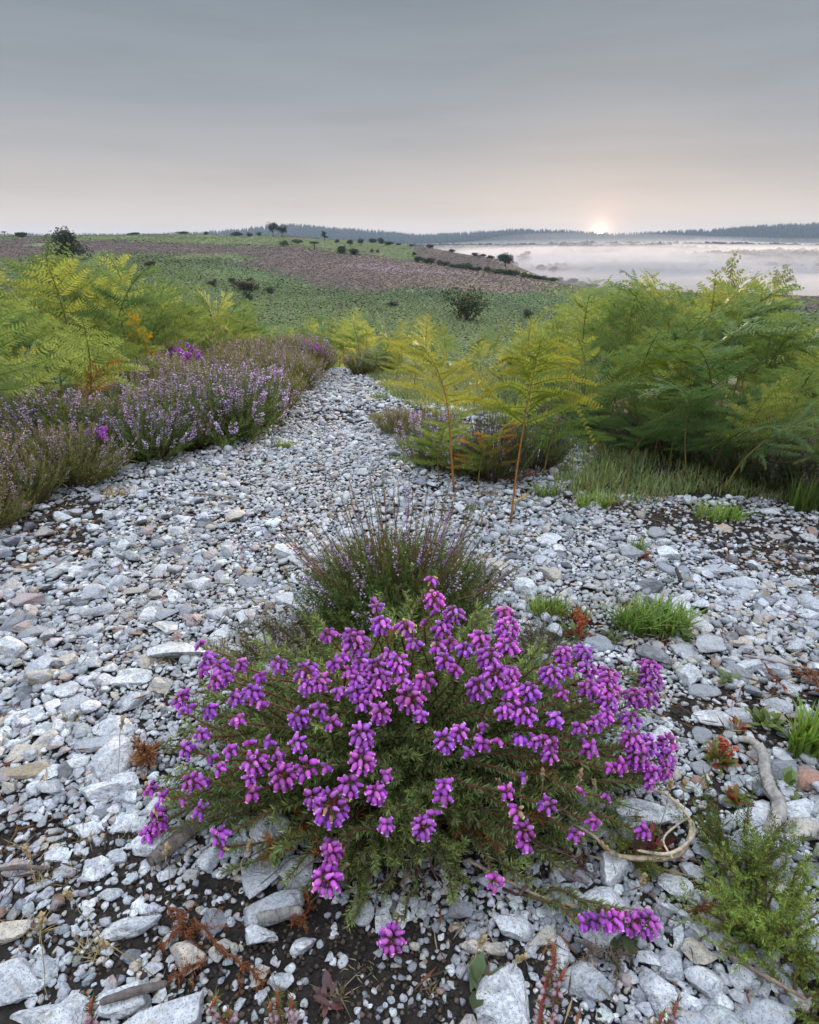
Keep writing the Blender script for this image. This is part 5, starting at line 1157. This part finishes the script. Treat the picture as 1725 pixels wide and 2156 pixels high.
def rusty(px, py, pts2, label, z=.02, col=(.22, .075, .028), name='dead_heather_sprig', rad=.0014, ll=.0055, step=.003):
    r = np.random.default_rng(int(px+py)); P = hit(px, py); root = empty(name, P, 0, label, 'dead sprig'); st, lf = MB(), MB()
    for (a, b_) in pts2:
        A, B = hit(*a), hit(*b_); A[2] += z; B[2] += z*.6; pts = arc(A-P, B-P, r, wob=.002, sag=-.01); st.tube(pts, np.linspace(rad, rad*.5, 7), np.array(col)*.6, 4); leafy(lf, pts, r, .1, 1, step, 6, ll, col, .6)
        for k in range(6):
            j = r.integers(1, 6); E = pts[j]+nrm((B-A+r.normal(0, .04, 3))[None])[0]*r.uniform(.01, .025); leafy(lf, np.array([pts[j], (pts[j]+E)/2, E]), r, 0, 1, step, 6, ll*.8, col, .6)
    st.build('stem', M_stalk, root); lf.build('dry_foliage', M_rust, root)
rusty(390, 1940, [((360, 1930), (420, 1965)), ((400, 1955), (340, 2010)), ((415, 1960), (480, 2030)), ((470, 2020), (560, 2090)), ((380, 1950), (400, 1990)), ((440, 2040), (360, 2080))], 'rusty brown dead heather sprig lying over the cream and pink flint')
rusty(640, 1920, [((650, 1890), (655, 1930)), ((580, 1950), (640, 1955))], 'small rusty sprig at the right end of the long grey flint')
rusty(1690, 1450, [((1660, 1450), (1700, 1430)), ((1690, 1470), (1720, 1440)), ((1700, 1450), (1725, 1480)), ((1600, 1430), (1650, 1470))], 'orange brown dead sprig beside the right edge grass tuft', z=.03)
rusty(1160, 1790, [((1140, 1760), (1170, 1830)), ((1170, 1800), (1230, 1850)), ((1150, 1770), (1190, 1790))], 'dark brown curled sprig left of the dry root ring', col=(.12, .055, .03))
rusty(1270, 2030, [((1210, 2010), (1330, 2030)), ((1280, 2020), (1300, 2080)), ((1240, 2020), (1220, 2060))], 'grey brown dry sprig above the large rough grey flint', col=(.16, .11, .08), ll=.005)
rusty(1480, 1930, [((1440, 1950), (1520, 1910))], 'short dark rusty sprig on the wide cream slab', col=(.2, .06, .025))
rusty(320, 1560+30, [((290, 1600), (330, 1590)), ((310, 1585), (320, 1620))], 'small tangled brown sprig left of the lower flower heads', col=(.24, .10, .04), ll=.012)
rusty(640, 1740, [((560, 1715), (700, 1750)), ((600, 1730), (660, 1790)), ((700, 1700), (740, 1740))], 'orange brown dead shoots in the left base of the bell heather', z=.05, col=(.30, .12, .02))
# wood
def branch(path, rads, label, z=.012, col=(.31, .28, .25), name='bleached_branch', cat='branch', sides=10, knots=True, end=None):
    P0 = hit(*path[0]); pts = []
    for i, (a, b_) in enumerate(path): q = hit(a, b_); q[2] += z if not isinstance(z, (list, tuple)) else z[i]; pts.append(q-P0)
    pts = np.array(pts); u = np.linspace(0, len(pts)-1, len(pts)*9)
    # smooth the run of the branch
    def cr(t):
        i = int(min(t, len(pts)-2)); f = t-i; a, b_, c, d = pts[max(i-1, 0)], pts[i], pts[i+1], pts[min(i+2, len(pts)-1)]
        return .5*((2*b_)+(-a+c)*f+(2*a-5*b_+4*c-d)*f*f+(-a+3*b_-3*c+d)*f**3)
    S = np.array([cr(t) for t in u]); R = np.interp(u, np.linspace(0, len(pts)-1, len(rads)), rads); r = np.random.default_rng(4); R = R*(1+r.normal(0, .02, len(R))); R[0] *= .35; R[-1] *= .3; R[1] *= .8; R[-2] *= .75
    S = S+r.normal(0, 1, S.shape)*R.mean()*.03
    b = MB(); b.tube(S, R, np.array([np.array(col)*r.uniform(.8, 1.15) for _ in S]), sides); gr_ = 1+.16*np.sin(np.arange(sides)*2.4+1)+r.normal(0, .05, sides); W_ = b.v[0]; k_ = len(S)*sides; ctr = np.repeat(S, sides, 0); W_[:k_] = ctr+(W_[:k_]-ctr)*np.tile(gr_, len(S))[:, None]*(1+r.normal(0, .04, (k_, 1))); o = b.build(name, M_wood, smooth=True); o.location = tuple(P0); return tag(o, label, cat)
branch([(1545, 1580), (1575, 1585), (1600, 1610), (1603, 1650), (1615, 1685), (1632, 1715), (1628, 1750), (1605, 1785)], [.003, .0048, .006, .0062, .0066, .0072, .0078, .006], 'thick twisted bleached branch lying among stones on the right', z=.02)
branch([(1180, 1700), (1290, 1705), (1390, 1745), (1440, 1790), (1425, 1835), (1370, 1850), (1290, 1835), (1240, 1800), (1190, 1770)], [.0012, .0014, .0016, .002, .0026, .0028, .002, .0016, .0012], 'looping ring of thin dry root right of the bell heather', z=[.04, .045, .05, .04, .03, .03, .025, .03, .03], col=(.42, .33, .22), name='dry_root', cat='root', sides=6)
branch([(1405, 1860), (1385, 1820), (1410, 1790), (1440, 1775), (1446, 1810), (1400, 1848), (1330, 1842)], [.001, .001, .0011, .0014, .0018, .002, .0014], 'inner strand of thin dry root crossing the looping ring', z=.036, col=(.46, .38, .27), name='dry_root', cat='root', sides=6)
branch([(320, 1835), (345, 1815), (375, 1790), (410, 1760), (425, 1740)], [.006, .008, .009, .008, .005], 'weathered grey driftwood stick beside the big flat white flint', z=.014, col=(.17, .14, .12), name='driftwood_stick', cat='stick')
branch([(545, 1955), (580, 1950), (610, 1942), (640, 1940)], [.004, .006, .006, .004], 'short grey wood splinter below the long grey flint', z=.016, col=(.25, .23, .21), name='wood_splinter', cat='stick')
branch([(1500, 2040), (1560, 2080), (1620, 2115), (1680, 2150)], [.0018, .002, .002, .0016], 'thin brown twig crossing the corner stones at the bottom right', z=.03, col=(.18, .13, .10), name='twig', cat='twig', sides=6)
branch([(1480, 1390+20), (1560, 1400), (1640, 1415), (1740, 1440)][1:], [.0022, .0026, .0022], 'straight pinkish dry twig on the gravel near the right edge', z=.018, col=(.30, .24, .22), name='twig', cat='twig', sides=6)
branch([(400, 1050), (440, 1052), (500, 1060)], [.003, .004, .003], 'grey stick lying across the left gravel', z=.016, col=(.26, .22, .2), name='stick', cat='stick', sides=6)
branch([(0, 1852), (45, 1846), (110, 1848)], [.002, .003, .002], 'dark stick at the left edge between stones', z=.014, col=(.10, .08, .07), name='stick', cat='stick', sides=6)
branch([(1080, 1075), (1100, 1062), (1112, 1055)], [.003, .004, .003], 'yellow brown broken stalk stub beside the right bare bracken stalk', z=.02, col=(.33, .22, .07), name='stalk_stub', cat='stub', sides=6)
branch([(1420, 1215), (1427, 1232), (1432, 1240)], [.003, .0035, .003], 'short dark charred stub on the gravel above the large grass tuft', z=.02, col=(.05, .035, .03), name='stub', cat='stub', sides=6)
branch([(980, 1840), (1060, 1882), (1140, 1922), (1215, 1940), (1300, 1943), (1370, 1950)], [.0016, .0015, .0014, .0012, .001], 'trailing pale stem that carries the fallen flower spike', z=.022, col=(.30, .22, .15), name='trailing_stem', cat='stem', sides=6)
branch([(220, 2140), (290, 2118), (360, 2100)], [.003, .004, .003], 'dark twig left of the very large white flint', z=.02, col=(.12, .10, .09), name='twig', cat='twig', sides=6)
branch([(1090, 1920), (1110, 1890), (1118, 1865)], [.0015, .0015, .001], 'short bare dark twig below the right of the bell heather', z=.025, col=(.10, .07, .06), name='twig', cat='twig', sides=6)

# ------------------------------------------------------------------ mist and haze
def vol_mat(name, dens, col=(1, 1, 1), aniso=0.0):
    m = bpy.data.materials.new(name); m.use_nodes = True; t = m.node_tree
    for k in list(t.nodes): t.nodes.remove(k)
    o = t.nodes.new('ShaderNodeOutputMaterial'); v = t.nodes.new('ShaderNodeVolumePrincipled'); v.inputs['Density'].default_value = dens; v.inputs['Color'].default_value = (*col, 1); v.inputs['Anisotropy'].default_value = aniso
    t.links.new(v.outputs[0], o.inputs['Volume']); return m
def bank(px, R, sx, sy, sz, dens, zc=-30):
    r = np.random.default_rng(int(px+R)); a0 = azel(px, 520)[0]; V = ICO[4][0].copy()
    for k in range(8):
        d = nrm(r.normal(0, 1, (1, 3)))[0]; V *= (1+.07*np.sin(V@d*r.uniform(3, 9)+r.uniform(0, 6.28)))[:, None]
    V *= [sx, sy, sz]; c, s = cos(-a0), sin(-a0); V = V@np.array([[c, s, 0], [-s, c, 0], [0, 0, 1]])
    b = MB(); b.add(V, ICO[4][1], (1, 1, 1)); o = b.build('mist', vol_mat('mist_air', dens, (.95, .89, .88), .2), smooth=True); o.location = (R*sin(a0), R*cos(a0), zc)
    tag(o, 'pale morning mist lying in the valley', 'mist', kind='stuff')
mr_ = np.random.default_rng(15)
for i in range(46):
    R = float(np.exp(mr_.uniform(math.log(500), math.log(2250)))); px = mr_.uniform(930, 1850) if R > 900 else mr_.uniform(1150, 1850)
    sz = (5+R/2250*22)*mr_.uniform(.45, 1.35); sx = R*mr_.uniform(.14, .42); sy = mr_.uniform(70, 210)
    bank(px, R, sx, sy, sz, mr_.uniform(.0009, .0033)*np.interp(R, [500, 1000, 2200], [1.5, 1.0, .75]), -31+mr_.uniform(0, sz*.5))
hz_ = MB(); X = 3900
lo, hi = -45, 60
V = np.array([(-X, -X, lo), (X, -X, lo), (X, X, lo), (-X, X, lo), (-X, -X, hi), (X, -X, hi), (X, X, hi), (-X, X, hi)], float)
hz_.add(V, [(0, 2, 1), (0, 3, 2), (4, 5, 6), (4, 6, 7), (0, 1, 5), (0, 5, 4), (1, 2, 6), (1, 6, 5), (2, 3, 7), (2, 7, 6), (3, 0, 4), (3, 4, 7)], (1, 1, 1))
tag(hz_.build('haze', vol_mat('haze_air', .00013, (.62, .78, 1.0))), 'thin morning haze over the heath', 'haze', kind='stuff')
